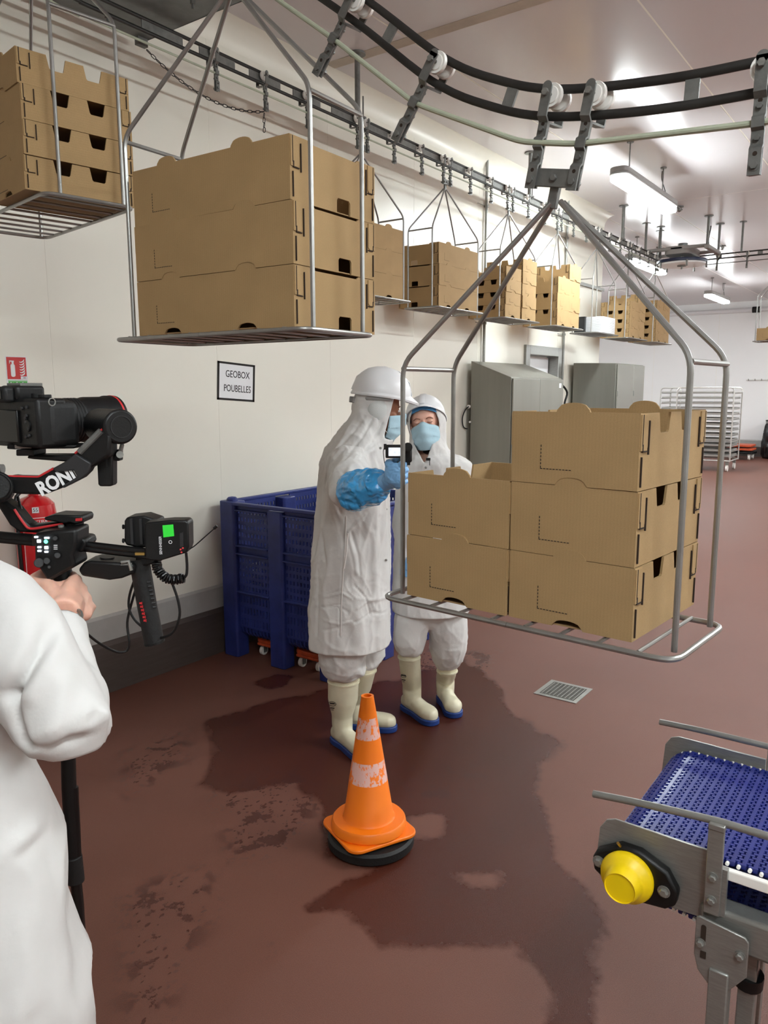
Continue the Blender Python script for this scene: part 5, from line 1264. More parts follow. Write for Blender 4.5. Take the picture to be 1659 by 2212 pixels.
# coat with hood
b = MB()
trunk(b, [(795, 905, 40, 0.09, 1), (786, 925, 48, 0.12, 1), (778, 945, 56, 0.16, 1), (769, 968, 65, 0.20, 1), (765, 1000, 71, 0.215), (764, 1040, 75, 0.215), (763, 1100, 79, 0.20), (759, 1200, 84, 0.195), (755, 1290, 88, 0.205), (753, 1350, 90, 0.215), (753, 1398, 90, 0.22)], DM)
s = fm.cross(um).normalized()
b.ell(Hm+um*0.006-fm*0.012, s*0.098, fm*0.118, um*0.130, 28, 18)
b.tube([Hm-um*0.02-fm*0.02, ah(800, 935, DM), ah(780, 975, DM)], [0.10, 0.115, 0.13], 24)
b.tube([S1, S1.lerp(E1, 0.5)+Z3*0.005, E1, E1.lerp(W1, 0.12), E1.lerp(W1, 0.30)], [0.092, 0.088, 0.080, 0.066, 0.060], 24)
b.tube([ah(772, 1000, 3.66), ah(775, 1130, 3.70), ah(800, 1205, 3.62)], [0.08, 0.07, 0.055], 20)
man_f = drawn_folds([
    ([(786, 902), (756, 940), (722, 975)], 0.007, -0.006), ([(804, 908), (780, 948), (748, 985)], 0.006, -0.006), ([(826, 918), (806, 950), (782, 985)], 0.006, -0.007), ([(836, 945), (815, 965), (795, 975)], 0.005, -0.006), ([(775, 890), (742, 938)], 0.007, 0.005),
    ([(745, 968), (712, 1000), (700, 1050)], 0.005, -0.006), ([(800, 985), (806, 1020), (800, 1040)], 0.006, -0.006), ([(770, 985), (790, 1000), (796, 1025)], 0.006, 0.006),
    ([(722, 1000), (715, 1060), (735, 1105)], 0.006, -0.007), ([(748, 1010), (772, 1015), (792, 1010)], 0.005, -0.005), ([(740, 1035), (765, 1035), (790, 1028)], 0.005, 0.005), ([(738, 1052), (760, 1050)], 0.004, -0.005),
    ([(745, 1120), (742, 1200), (735, 1300), (734, 1370)], 0.0028, -0.005), ([(790, 1110), (770, 1130), (752, 1150)], 0.005, 0.006), ([(760, 1150), (775, 1200), (778, 1240)], 0.006, -0.006), ([(755, 1160), (768, 1210), (770, 1236)], 0.006, 0.005),
    ([(690, 1150), (702, 1220), (690, 1280)], 0.009, -0.006), ([(672, 1200), (676, 1290), (668, 1340)], 0.009, 0.007), ([(684, 1240), (686, 1320), (684, 1375)], 0.005, -0.008),
    ([(700, 1290), (740, 1278), (760, 1290)], 0.004, 0.006), ([(695, 1312), (730, 1306), (752, 1318)], 0.004, -0.006), ([(765, 1262), (790, 1290), (802, 1330)], 0.004, -0.006), ([(772, 1312), (800, 1296), (835, 1302)], 0.004, 0.006),
    ([(700, 1338), (735, 1345), (760, 1338)], 0.004, 0.005), ([(768, 1340), (805, 1325), (838, 1332)], 0.004, -0.006), ([(700, 1360), (730, 1352)], 0.004, -0.005), ([(820, 1120), (826, 1220), (818, 1330)], 0.008, -0.005), ([(805, 1150), (812, 1240), (806, 1300)], 0.010, 0.005)], DM-0.18)
hemz = ah(753, 1385, DM).z
cpl = folds(0.013, (8, 8, 2.4), 3.0); cp2 = folds(0.003, (14, 14, 5), 6.0)
me = fused(b, 0.0065, 5, 'coat', chain(cpl, cp2, man_f, creases(0.0040, (6, 6, 5), 4.0, 8, lambda c: 0.35+0.65*max(0, min(1, (1.2-c.z)/0.4))), creases(0.003, (9, 9, 5), 14.0, 7, lambda c: max(0, min(1, (c.z-1.15)/0.2))), lambda c, n: c+n*0.012*max(0, min(1, (1.15-c.z)/0.5))*noise.noise(Vector((c.x*16, c.y*16, c.z*1.2)))))
def cutm(c, n):
    q = c-Hm; a_ = q.dot(fm); l = q.dot(s); h_ = q.dot(um)
    if c.z < hemz: return True
    if (c-E1.lerp(W1, 0.30)).dot((W1-E1).normalized()) > -0.004 and (c-W1).length < 0.3 and (c-ah(790, 1050, DM)).length > 0.25: return True
    return a_ > 0.028+0.10*abs(l)+0.16*h_ and abs(l) < 0.096 and -0.128 < h_ < 0.10
cut_mesh(me, cutm); coat_m = part(me, 'coat', 'cloth', man, 0.0035)
# seams and snaps of the coat
MB().tube([ah(u, v, DM-0.232+d_) for u, v, d_ in ((748, 1115, 0.03), (746, 1180, 0.03), (742, 1230, 0.025), (738, 1300, 0.02), (736, 1375, 0.012))], 0.0022, 6).build('side_seam', 'seam', coat_m)
MB().tube([ah(u, v, DM-0.228) for u, v in ((751, 1152), (749, 1190), (743, 1228))], 0.004, 6).build('pocket_slit', 'seam', coat_m)
for v in (968, 1100, 1210): MB().lathe([(0.006, 0), (0.005, 0.003), (0, 0.004)], ah(822 if v < 1000 else 834, v, DM-0.10 if v > 1000 else DM-0.15), -FH, 12).build('snap_button', 'steel', coat_m)
MB().ell(Hm-fm*0.022-um*0.004+s*0.078, s*0.0208, fm*0.046, um*0.055, 22, 12).build('ear_mesh', 'mesh_', coat_m)
# trousers
b = MB(); b.ell(ah(756, 1300, DM), RH*0.15, FH*0.17, Z3*0.14, 20, 12)
b.tube([ah(744, 1290, 3.43), ah(742, 1390, 3.42), ah(741, 1425, 3.42), ah(745, 1448, 3.43), ah(745, 1462, 3.43)], [0.13, 0.112, 0.108, 0.098, 0.075], 24)
b.tube([ah(775, 1290, 3.60), ah(790, 1385, 3.58), ah(792, 1412, 3.58), ah(787, 1430, 3.57), ah(783, 1440, 3.57)], [0.12, 0.090, 0.088, 0.078, 0.065], 24)
me = fused(b, 0.008, 3, 'trousers', chain(folds(0.010, (10, 10, 7), 8.0), creases(0.004, (8, 8, 6), 3.0, 7))); part(me, 'trousers', 'cloth', man)
b1 = boot(man, heR, dR, topR, 0.073); b2 = boot(man, heL, dL, topL, 0.068)
logo(b1, ah(718, 1520, 3.385), -FH-RH*0.25, 1.0)
helmet(man, Hm+um*0.062-fm*0.003, fm, um, 1.0)
mm_ = mask_mesh(Hm, fm, um).mesh('face_mask', True, False); part(mm_, 'face_mask', 'mask', man, 0.0015)
for zz in (-0.02, -0.10): MB().tube(smoothpts([Hm+um*zz+fm*0.035+s*0.074, Hm+um*(zz*0.6-0.005)+fm*0.0+s*0.080, Hm-um*0.012-fm*0.02+s*0.082], 4), 0.0013, 5).build('mask_loop', 'paper', man)
face_parts(man, Hm, fm, um, 1.0, 'skind', False)
# blue film oversleeve and glove
ax = (W1-E1).normalized(); b = MB()
q0 = E1.lerp(W1, 0.06)
b.tube([E1.lerp(W1, 0.04), E1.lerp(W1, 0.10), E1.lerp(W1, 0.2), E1.lerp(W1, 0.35), E1.lerp(W1, 0.5), E1.lerp(W1, 0.7), E1.lerp(W1, 0.84), E1.lerp(W1, 0.93)], [0.080, 0.083, 0.083, 0.080, 0.075, 0.066, 0.050, 0.036], 32)
sl = folds(0.009, (13, 13, 13), 1.0, 1.0, 0.7)
me = fused(b, 0.004, 2, 'oversleeve', lambda c, n: c.lerp(sl(c, n)+n*0.003*noise.noise(c*38), max(0.1, min(1, (c-E1).dot(ax)/0.05))))
part(me, 'oversleeve', 'sleeve', man)
CG = ah(861, 1022, 2.90); b = MB()
hand_shapes(b, CG, Z3*1.0-RH*0.08, -FH*0.95-RH*0.25, RH, 0.017, W1.lerp(CG, 0.12)-Z3*0.004, 0.034, 1.12)
me = fused(b, 0.0028, 2, 'glove', folds(0.0016, (60, 60, 60), 2.0)); part(me, 'glove', 'glove', man)
b = MB(); b.tube([W1-ax*0.03, W1+ax*0.01], [0.036, 0.031], 20).build('glove_cuff', 'glove', man)
CG2 = ah(806, 1225, 3.60); b = MB(); hand_shapes(b, CG2, -RH, FH, -Z3, 0.012, CG2+Z3*0.07, 0.03)
me = fused(b, 0.004, 2, 'glove'); part(me, 'glove', 'glove', man)
# clip microphone and its cable
MB().obox(ah(832, 965, 3.33), RH, Z3, FH, 0.006, 0.012, 0.006).build('clip_microphone', 'black', man)
MB().tube(smoothpts([ah(832, 965, 3.32), ah(828, 975, 3.32), ah(831, 1000, 3.32), ah(839, 1025, 3.32), ah(841, 1060, 3.32)], 5), 0.0018, 6).build('microphone_cable', 'black', man)
# camcorder
cc = thing('camcorder', 'small black camcorder with open screen in the blue-gloved hand', 'camcorder', ah(868, 985, 2.90))
o0 = ah(868, 985, 2.90)
def loc(p): return Vector(p)-o0
X_ = RH.copy(); U_ = Z3.copy()
MB().obox(loc(ah(852, 975, 2.86)), X_, U_, FH, 0.033, 0.025, 0.005).build('screen_housing', 'black', cc, bevel=0.004)
MB().obox(loc(ah(853, 976, 2.853)), X_, U_, FH, 0.0235, 0.0155, 0.001).build('screen', 'film', cc)
MB().obox(loc(ah(880, 980, 2.93)), X_, U_, FH, 0.016, 0.030, 0.055).build('camera_body', 'black', cc, bevel=0.008)
MB().cyl(loc(ah(881, 966, 2.83)), loc(ah(881, 966, 3.02)), 0.017, 20).cyl(loc(ah(882, 966, 2.80)), loc(ah(882, 966, 2.83)), 0.013, 20).build('lens_barrel', 'blackg', cc)
MB().cyl(loc(ah(874, 995, 2.90)), loc(ah(861, 1050, 2.90)), 0.0155, 18).build('hand_grip', 'rubber', cc, bevel=0.003)
MB().obox(loc(ah(872, 1000, 2.91)), X_, U_, FH, 0.024, 0.006, 0.03).build('mounting_plate', 'black', cc, bevel=0.002)

# ------------------------------------------------------------------ woman
DW = 3.76
wo = thing('person', 'person in white hooded coat, helmet and face mask facing the small camera', 'person', (0, 0, 0))
fwn = (-FH*0.95-RH*0.20+Z3*0.20).normalized(); uw = (Z3-RH*0.13); uw = (uw-fwn*uw.dot(fwn)).normalized()
Hw = ah(915, 913, DW-0.06)-fwn*0.07
sw = fwn.cross(uw).normalized()
tl = ah(884, 1402, 3.74); tr_ = ah(966, 1432, 3.80)
t1 = atz(938, 1567, 0); d1 = (atz(938, 1567, 0)-atz(872, 1528, 0)).normalized(); h1 = t1-d1*0.27
t2 = atz(984, 1551, 0); d2 = (atz(984, 1551, 0)-atz(955, 1512, 0)).normalized(); h2 = t2-d2*0.26
b = MB(); head_shapes(b, Hw, fwn, uw, 0.96, ah(925, 1010, DW))
trunk(b, [(930, 1000, 26, 0.06), (935, 1025, 48, 0.09), (936, 1080, 46, 0.10), (932, 1170, 42, 0.09), (930, 1270, 50, 0.11), (930, 1330, 46, 0.1)], DW, 24)
b.tube([ah(895, 1035, DW), ah(880, 1150, DW+0.02), ah(890, 1240, DW-0.12)], [0.045, 0.035, 0.024], 12); b.tube([ah(980, 1035, DW), ah(993, 1150, DW+0.02), ah(980, 1240, DW-0.12)], [0.045, 0.035, 0.024], 12)
b.tube([ah(908, 1310, DW), tl+Z3*0.1, h1+d1*0.07+Z3*0.1], [0.08, 0.042, 0.024], 14); b.tube([ah(952, 1310, DW), tr_+Z3*0.1, h2+d2*0.07+Z3*0.1], [0.08, 0.042, 0.024], 14)
def eyes(c, n):
    for sg in (-1, 1):
        e = Hw+sw*sg*0.031+fwn*0.082+uw*0.010; q = (c-e).length
        c = c-fwn*0.0035*math.exp(-(q/0.012)**2)
    return c
me = fused(b, 0.0045, 3, 'body', eyes); part(me, 'body', 'skin', wo)
face_parts(wo, Hw, fwn, uw, 0.96, 'skin', True)
b = MB()
trunk(b, [(922, 975, 40, 0.09, 1), (932, 988, 64, 0.125, 1), (940, 1002, 79, 0.14, 0.95), (940, 1030, 86, 0.14, 0.9), (938, 1080, 84, 0.145), (934, 1170, 82, 0.145), (931, 1250, 83, 0.155), (930, 1330, 84, 0.16)], DW)
b.ell(Hw+uw*0.006-fwn*0.012, sw*0.093, fwn*0.108, uw*0.122, 28, 18)
b.tube([Hw-uw*0.03-fwn*0.03, ah(922, 960, DW), ah(928, 995, DW)], [0.088, 0.092, 0.115], 24)
b.tube([ah(893, 1030, DW), ah(876, 1140, DW+0.02), ah(886, 1215, DW-0.10)], [0.078, 0.066, 0.05], 20); b.tube([ah(986, 1025, DW), ah(1000, 1140, DW+0.02), ah(984, 1215, DW-0.10)], [0.080, 0.066, 0.05], 20)
hzw = ah(930, 1318, DW).z
me = fused(b, 0.0070, 5, 'coat', chain(folds(0.010, (9, 9, 2.5), 12.0), creases(0.003, (10, 10, 5), 2.0, 4)))
def cutw(c, n):
    q = c-Hw; a_ = q.dot(fwn); l = q.dot(sw); h_ = q.dot(uw)
    if c.z < hzw: return True
    if a_ > 0.0 and h_ < -0.08 and h_ > -0.20: return abs(l-0.01) < 0.055*(1-(-0.08-h_)/0.12) and a_ > 0.02
    return a_ > 0.030+0.2*abs(l) and (l/0.074)**2+((h_+0.012)/0.104)**2 < 1
cut_mesh(me, cutw); coat_w = part(me, 'coat', 'cloth', wo, 0.0035)
MB().ell(ah(938, 975, DW-0.03), RH*0.058, FH*0.055, Z3*0.018, 16, 10).build('undershirt', 'black', wo)
b = MB(); b.ell(ah(930, 1300, DW), RH*0.165, FH*0.13, Z3*0.14, 20, 12)
b.tube([ah(905, 1280, DW), ah(888, 1345, 3.72), ah(884, 1385, 3.72), ah(886, 1402, 3.73), ah(886, 1412, 3.73)], [0.095, 0.086, 0.082, 0.072, 0.058], 24)
b.tube([ah(955, 1280, DW), ah(966, 1345, 3.76), ah(968, 1395, 3.78), ah(967, 1425, 3.79), ah(967, 1442, 3.79)], [0.10, 0.100, 0.096, 0.080, 0.050], 24)
me = fused(b, 0.008, 3, 'trousers', chain(folds(0.008, (9, 9, 5), 22.0), creases(0.004, (8, 8, 4), 8.0, 7))); part(me, 'trousers', 'cloth', wo)
b1 = boot(wo, h1, d1, tl, 0.056, ln=0.275); b2 = boot(wo, h2, d2, tr_, 0.052, ln=0.265)
logo(b1, ah(872, 1460, 3.67), -FH-RH*0.5, 0.8)
fh_ = (fwn+uw*0.38).normalized(); uh_ = (uw-fwn*0.38).normalized(); helmet(wo, Hw+uw*0.036-fwn*0.024, fh_, uh_, 0.90)
mm_ = mask_mesh(Hw, fwn, uw, 0.97).mesh('face_mask', True, False); part(mm_, 'face_mask', 'mask', wo, 0.0015)
b = MB(); b.ell(Hw+uw*0.040-fwn*0.010, sw*0.084, fwn*0.101, uw*0.082, 28, 16)
me = fused(b, 0.005, 1, 'hairnet', folds(0.003, (40, 40, 40), 2)); cut_mesh(me, lambda c, n: (c-Hw).dot(uw) < 0.062-0.25*abs((c-Hw).dot(sw))); part(me, 'hairnet', 'net', wo, 0.002)
MB().obox(ah(925, 992, DW-0.150), RH, Z3, FH, 0.010, 0.006, 0.006).obox(ah(928, 1000, DW-0.152), RH*0.6-Z3, Z3, FH, 0.003, 0.012, 0.004).build('clip_microphone', 'black', wo)
MB().lathe([(0.006, 0), (0.005, 0.003), (0, 0.004)], ah(920, 1010, DW-0.150), -FH, 12).build('snap_button', 'steel', wo)
for uu, q in ((890, 0), (984, 1)):
    CGw = ah(uu, 1235, DW-0.14); b = MB(); hand_shapes(b, CGw, -RH if q else RH, FH*0.2+RH*(1 if q else -1), -Z3, 0.012, CGw+Z3*0.065, 0.028, 0.92)
    me = fused(b, 0.0045, 2, 'glove'); part(me, 'glove', 'glove', wo)

# ------------------------------------------------------------------ camera operator, left foreground
DO = 1.05
op = thing('person', 'camera operator in white coat, seen from behind at the left photo edge', 'person', (0, 0, 0))
k_ = pxm(DO)
fo = (RH*0.45+FH*0.9).normalized(); Ho = ah(-300, 985, DO+0.03); so = fo.cross(Z3)
So, Eo, Wo_ = ah(-20, 1300, 1.03), ah(148, 1560, 0.98), ah(138, 1342, 1.17)
Kc = ah(136, 1284, 1.285)
b = MB(); head_shapes(b, Ho, fo, Z3, 1.0, ah(-300, 1220, DO))
trunk(b, [(-290, 1210, 90, 0.07), (-285, 1270, 230, 0.10), (-285, 1400, 240, 0.12), (-285, 1700, 230, 0.11), (-280, 2000, 250, 0.12)], DO, 24)
b.tube([So, Eo, ah(160, 1485, 1.05), ah(144, 1410, 1.12), Wo_], [0.042, 0.036, 0.032, 0.027, 0.026], 16)
b.tube([ah(-560, 1300, DO+0.02), ah(-620, 1700, DO+0.05), ah(-420, 1500, DO+0.33)], [0.05, 0.042, 0.03], 14)
hipo = ah(-280, 2000, DO)
for sg in (-1, 1): b.tube([hipo+so*0.09*sg, hipo+so*0.10*sg+Z3*(0.50-hipo.z), Vector((hipo.x, hipo.y, 0.10))+so*0.10*sg], [0.09, 0.06, 0.045], 16)
hand_shapes(b, Kc, Z3*0.85-RH*0.45+FH*0.1, RH*0.75-FH*0.62, FH*0.8+Z3*0.35+RH*0.35, 0.019, Wo_.lerp(Kc, 0.25), 0.027, 0.88)
me = fused(b, 0.0042, 2, 'body'); part(me, 'body', 'skin', op)
face_parts(op, Ho, fo, Z3, 1.0, 'skin', False)
b = MB()
trunk(b, [(-300, 1165, 110, 0.08, 1), (-292, 1200, 230, 0.10, 1), (-285, 1250, 300, 0.125, 0.95), (-288, 1330, 335, 0.145), (-290, 1450, 340, 0.15), (-286, 1600, 350, 0.15), (-256, 1740, 374, 0.155), (-232, 1900, 394, 0.165), (-205, 2050, 406, 0.175), (-190, 2212, 416, 0.185), (-185, 2380, 425, 0.19)], DO)
b.tube([ah(-75, 1268, 1.05), ah(-15, 1310, 1.03), ah(55, 1405, 1.00), ah(104, 1490, 0.985), Eo, ah(150, 1600, 0.985)], [0.058, 0.062, 0.060, 0.066, 0.062, 0.042], 30)
b.tube([Eo, ah(160, 1485, 1.05), ah(144, 1410, 1.12), ah(138, 1348, 1.165)], [0.060, 0.048, 0.038, 0.033], 24)
b.tube([ah(-555, 1300, DO+0.02), ah(-620, 1700, DO+0.05), ah(-450, 1530, DO+0.28)], [0.085, 0.075, 0.05], 20)
b.ell(Ho+Z3*0.006-fo*0.012, so*0.094, fo*0.112, Z3*0.124, 24, 16); b.tube([Ho-Z3*0.03, ah(-300, 1200, DO)], [0.09, 0.12], 20)
op_f = drawn_folds([
    ([(84, 1362), (74, 1410), (50, 1462), (22, 1500)], 0.009, -0.020), ([(60, 1600), (40, 1560), (28, 1510)], 0.008, -0.012),
    ([(-5, 1246), (30, 1292), (58, 1345), (68, 1400)], 0.0035, -0.005), ([(98, 1395), (86, 1450), (70, 1500)], 0.012, 0.007),
    ([(196, 1365), (214, 1420), (216, 1452)], 0.006, -0.007), ([(222, 1455), (218, 1520), (196, 1560)], 0.006, -0.007), ([(236, 1490), (214, 1545)], 0.008, 0.006),
    ([(120, 1400), (130, 1480), (120, 1560)], 0.016, 0.005), ([(62, 1602), (110, 1612), (170, 1600)], 0.007, -0.005), ([(150, 1470), (165, 1540), (150, 1600)], 0.010, -0.004),
    ([(110, 1690), (70, 1720), (20, 1735)], 0.010, -0.008), ([(128, 1780), (70, 1850), (0, 1872)], 0.012, 0.009), ([(130, 1800), (85, 1870), (20, 1900)], 0.007, -0.007),
    ([(60, 1640), (90, 1720), (110, 1800)], 0.010, 0.006), ([(150, 1900), (130, 1990), (95, 2090)], 0.012, -0.006), ([(50, 1900), (30, 2050), (40, 2200)], 0.020, 0.006), ([(170, 1980), (185, 2100), (190, 2200)], 0.010, -0.005),
    ([(20, 1300), (40, 1400), (30, 1460)], 0.018, 0.005)], 0.93)
hzo = ah(-185, 2370, DO).z; big = folds(0.016, (8, 8, 4), 31.0)
def cuto(c, n):
    q = c-Ho; a_ = q.dot(fo); l = q.dot(so); h_ = q.z
    if c.z < hzo: return True
    if (c-ah(138, 1348, 1.165)).dot((ah(138, 1348, 1.165)-ah(144, 1410, 1.12)).normalized()) > -0.003 and (c-ah(138, 1338, 1.17)).length < 0.08: return True
    return a_ > 0.035+0.25*abs(l) and abs(l) < 0.07 and -0.11 < h_ < 0.09
me = fused(b, 0.0060, 5, 'coat', chain(big, op_f))
cut_mesh(me, cuto); coat_o = part(me, 'coat', 'cloth', op, 0.0035)
b = MB()
for sg in (-1, 1): b.tube([hipo+so*0.09*sg+Z3*0.05, hipo+so*0.10*sg+Z3*(0.50-hipo.z), Vector((hipo.x, hipo.y, 0.36))+so*0.10*sg], [0.125, 0.10, 0.09], 20)
me = fused(b, 0.01, 3, 'trousers', folds(0.01, (10, 10, 8), 2)); part(me, 'trousers', 'cloth', op)
for sg in (-1, 1):
    hl = Vector((hipo.x, hipo.y, 0))+so*0.10*sg-fo*0.08; boot(op, hl, fo, Vector((hipo.x, hipo.y, 0.40))+so*0.10*sg, 0.066)
helmet(op, Ho+Z3*0.062, fo, Z3, 1.0)
# watch and bracelet, small tattoo strokes
MB().tube([Wo_.lerp(Kc, 0.12)+(RH*math.cos(t)+FH*math.sin(t)*0.9)*0.0275+Z3*0.006*math.sin(t) for t in np.linspace(0, 2*PI, 25)], 0.003, 6, el=[(0.0025, 0.005)]*25).build('bracelet', 'steel', op)
MB().obox(Wo_.lerp(Kc, 0.12)+RH*0.022-FH*0.020+Z3*0.002, RH+FH*0.3, Z3, FH, 0.010, 0.010, 0.004).build('watch', 'steel', op, bevel=0.002)
# ================================================================== gimbal rig
DG = 1.30
gm = thing('camera_gimbal', 'black handheld gimbal rig with red trim in the operator hand, left foreground', 'gimbal', ah(110, 1150, DG))
g0 = ah(110, 1150, DG)
def G_(u, v, dd=0.0): return ah(u, v, DG+dd)-g0
kg = pxm(DG)
# arm with lettering
def plate(pts, dd, th, nm, mt, par, bev=0.004, ref=0.0):
    """outline given by its corner points; a real slab th thick standing at distance DG+dd"""
    mb = MB(); n = len(pts); fr = [G_(u, v, dd) for u, v in pts]; bk = [p+FH*th for p in fr]
    mb.v = fr+bk; mb.f = [tuple(range(n)), tuple(reversed(range(n, 2*n)))]+[(i, (i+1) % n, n+(i+1) % n, n+i) for i in range(n)]
    return mb.build(nm, mt, par, bevel=bev)
arm = plate([(14, 1028), (30, 1030), (82, 1031), (116, 1013), (142, 996), (163, 980), (222, 926), (240, 940), (236, 985), (205, 1005), (190, 1012), (186, 1020), (172, 1034), (137, 1052), (93, 1069), (42, 1068), (10, 1064), (-15, 1050)], -0.035, 0.036, 'roll_arm', 'black', gm, 0.005)
plate([(113, 1012), (142, 996), (162, 980), (196, 1001), (192, 1020), (176, 1034), (136, 1055), (133, 1050), (166, 1030), (158, 1016), (120, 1020)], -0.041, 0.008, 'arm_clamp', 'dgrey', arm, 0.002)
MB().tube([G_(14, 1029, -0.03), G_(82, 1031, -0.03), G_(116, 1012, -0.03)], 0.0022, 8).tube([G_(163, 980, -0.03), G_(222, 927, -0.03)], 0.0024, 8).build('red_trim', 'redp', arm)
MB().tube([G_(172, 977, -0.035), G_(218, 931, -0.035)], 0.0055, 10).build('arm_rail', 'dark', arm)
dtx = (G_(168, 1018, -0.042)-G_(84, 1062, -0.042)).normalized(); upx = Z3-dtx*Z3.dot(dtx)
text('RONIN', 0.032, 'paper', frame4(G_(133, 1034, -0.0365), dtx, upx), arm, sx=0.86, bold=0.0012)
MB().cyl(G_(-8, 1052, -0.05), G_(-2, 1056, 0.03), 0.026, 24).cyl(G_(-8, 1052, -0.058), G_(-8, 1052, -0.05), 0.022, 24).build('roll_motor', 'black', gm, bevel=0.003)
MB().cyl(G_(0, 1013, -0.03), G_(7, 1013, -0.03), 0.008, 14).build('lock_knob', 'steel', gm)
# tilt motor and its post
pm_ = MB().cyl(G_(262, 922, -0.02), G_(214, 918, 0.05), 0.029, 36).build('tilt_motor', 'black', gm, bevel=0.004)
MB().lathe([(0.0185, 0), (0.0185, 0.0012), (0.0172, 0.0012), (0.0172, 0)], G_(262, 922, -0.02), (G_(262, 922, -0.02)-G_(214, 918, 0.05)), 32, False).build('motor_ring', 'dgrey', pm_)
plate([(206, 945), (243, 950), (243, 1046), (240, 1051), (214, 1051), (211, 1046)], -0.01, 0.026, 'counter_arm', 'black', gm, 0.003)
plate([(228, 990), (232, 990), (233, 1008), (229, 1008)], -0.0115, 0.001, 'arm_marking', 'dgrey', gm, 0)
plate([(243, 972), (258, 972), (258, 996), (243, 996)], 0.0, 0.02, 'clamp_block', 'black', gm, 0.002)
MB().tube([G_(258, 984, 0.0), G_(264, 960, -0.004)], 0.0035, 8).cyl(G_(259, 982, -0.006), G_(259, 982, 0.01), 0.006, 14).build('clamp_lever', 'steel', gm)
# mounting plates under the camera
plate([(15, 958), (166, 962), (160, 969), (70, 970), (66, 967), (32, 971), (14, 970)], -0.02, 0.06, 'camera_plate', 'black', gm, 0.002)
plate([(34, 971), (72, 971), (72, 985), (34, 985)], -0.03, 0.05, 'plate_clamp', 'black', gm, 0.002)
plate([(60, 984), (150, 984), (182, 992), (150, 998), (72, 992), (58, 990)], -0.02, 0.05, 'slide_rail', 'black', gm, 0.002)
plate([(31, 961), (68, 962), (68, 969), (32, 969)], -0.022, 0.002, 'lock_lever', 'steel', gm, 0.0005)
# lower arm, bracket, control box
plate([(-40, 1065), (0, 1075), (32, 1098), (55, 1127), (66, 1136), (128, 1128), (140, 1131), (135, 1142), (80, 1152), (40, 1150), (20, 1135), (-5, 1096), (-45, 1090)], 0.0, 0.034, 'pan_arm', 'black', gm, 0.005)
MB().tube(smoothpts([G_(31, 1100, -0.003), G_(52, 1131, -0.003), G_(66, 1142, -0.003), G_(98, 1138, -0.003), G_(136, 1131, -0.003)], 5), 0.0022, 8).build('red_trim', 'redp', gm)
MB().tube([G_(38, 1072, 0.02), G_(48, 1108, 0.02), G_(60, 1128, 0.02)], 0.0022, 6).build('cable', 'black', gm)
plate([(94, 1118), (118, 1112), (176, 1114), (180, 1120), (178, 1130), (164, 1133), (150, 1129), (142, 1131), (96, 1124)], -0.01, 0.05, 'quick_release', 'black', gm, 0.003)
plate([(163, 1120), (177, 1119), (177, 1125), (163, 1126)], -0.0115, 0.001, 'red_stripe', 'redp', gm, 0)
plate([(140, 1128), (164, 1128), (164, 1180), (140, 1180)], -0.0, 0.04, 'neck_block', 'black', gm, 0.004)
MB().cyl(G_(132, 1134, -0.01), G_(132, 1146, -0.01), 0.005, 14).build('spring_knob', 'steel', gm)
cb = plate([(73, 1152), (110, 1147), (165, 1143), (165, 1180), (157, 1200), (163, 1224), (130, 1242), (103, 1258), (92, 1240), (74, 1214)], -0.045, 0.06, 'control_box', 'black', gm, 0.005)
for i, (u, v) in enumerate(((78, 1160), (84, 1169), (85, 1182), (85, 1190), (101, 1162), (100, 1183), (100, 1192))):
    MB().obox(G_(u, v, -0.0466), RH, Z3, FH, 0.0028 if i != 4 else 0.004, 0.0024 if i in (1, 5) else 0.0013, 0.0006).build('screen_icon', 'ledw', cb, smooth=False)
MB().lathe([(0.0034, 0), (0, 0.001)], G_(99, 1170, -0.0466), -FH, 12).build('status_dot', 'ledg', cb)
for (u, v, r) in ((119, 1163, 0.004), (124, 1200, 0.005), (101, 1212, 0.0055), (84, 1216, 0.008), (106, 1225, 0.003)):
    MB().cyl(G_(u, v, -0.045), G_(u, v, -0.050), r, 18).build('button', 'dgrey', cb, bevel=0.001)
for v in (1178, 1182, 1186): MB().obox(G_(120, v, -0.046), RH, Z3, FH, 0.003, 0.0006, 0.0006).build('button_mark', 'paper', cb, smooth=False)
MB().tube([G_(128, 1215, 0.006), G_(150, 1290, 0.0), G_(158, 1322, -0.02)], 0.0165, 18).build('main_handle', 'rubber', gm)
# cross rods
for v, r in ((1163, 0.0075), (1172, 0.0065)): MB().tube([G_(-60, v-12, 0.02), G_(74, v, 0.0)], r, 12).build('support_rod', 'blackg', gm)
plate([(150, 1166), (160, 1161), (184, 1164), (187, 1176), (178, 1194), (157, 1192), (150, 1182)], -0.02, 0.05, 'rod_clamp', 'black', gm, 0.004)
MB().tube([G_(128, 1187, -0.03), G_(150, 1186, -0.032), G_(158, 1182, -0.032)], [0.001, 0.004, 0.005], 10).build('clamp_lever', 'lampb', gm)
for dv, r in ((0, 0.0060), (9, 0.0060)): MB().tube([G_(170, 1174+dv, -0.01), G_(322, 1192+dv, -0.02)], r, 12).build('support_rod', 'blackg', gm)
MB().obox(G_(303, 1196, -0.028), RH, Z3, FH, 0.008, 0.0022, 0.003).build('rod_mark', 'brass', gm)
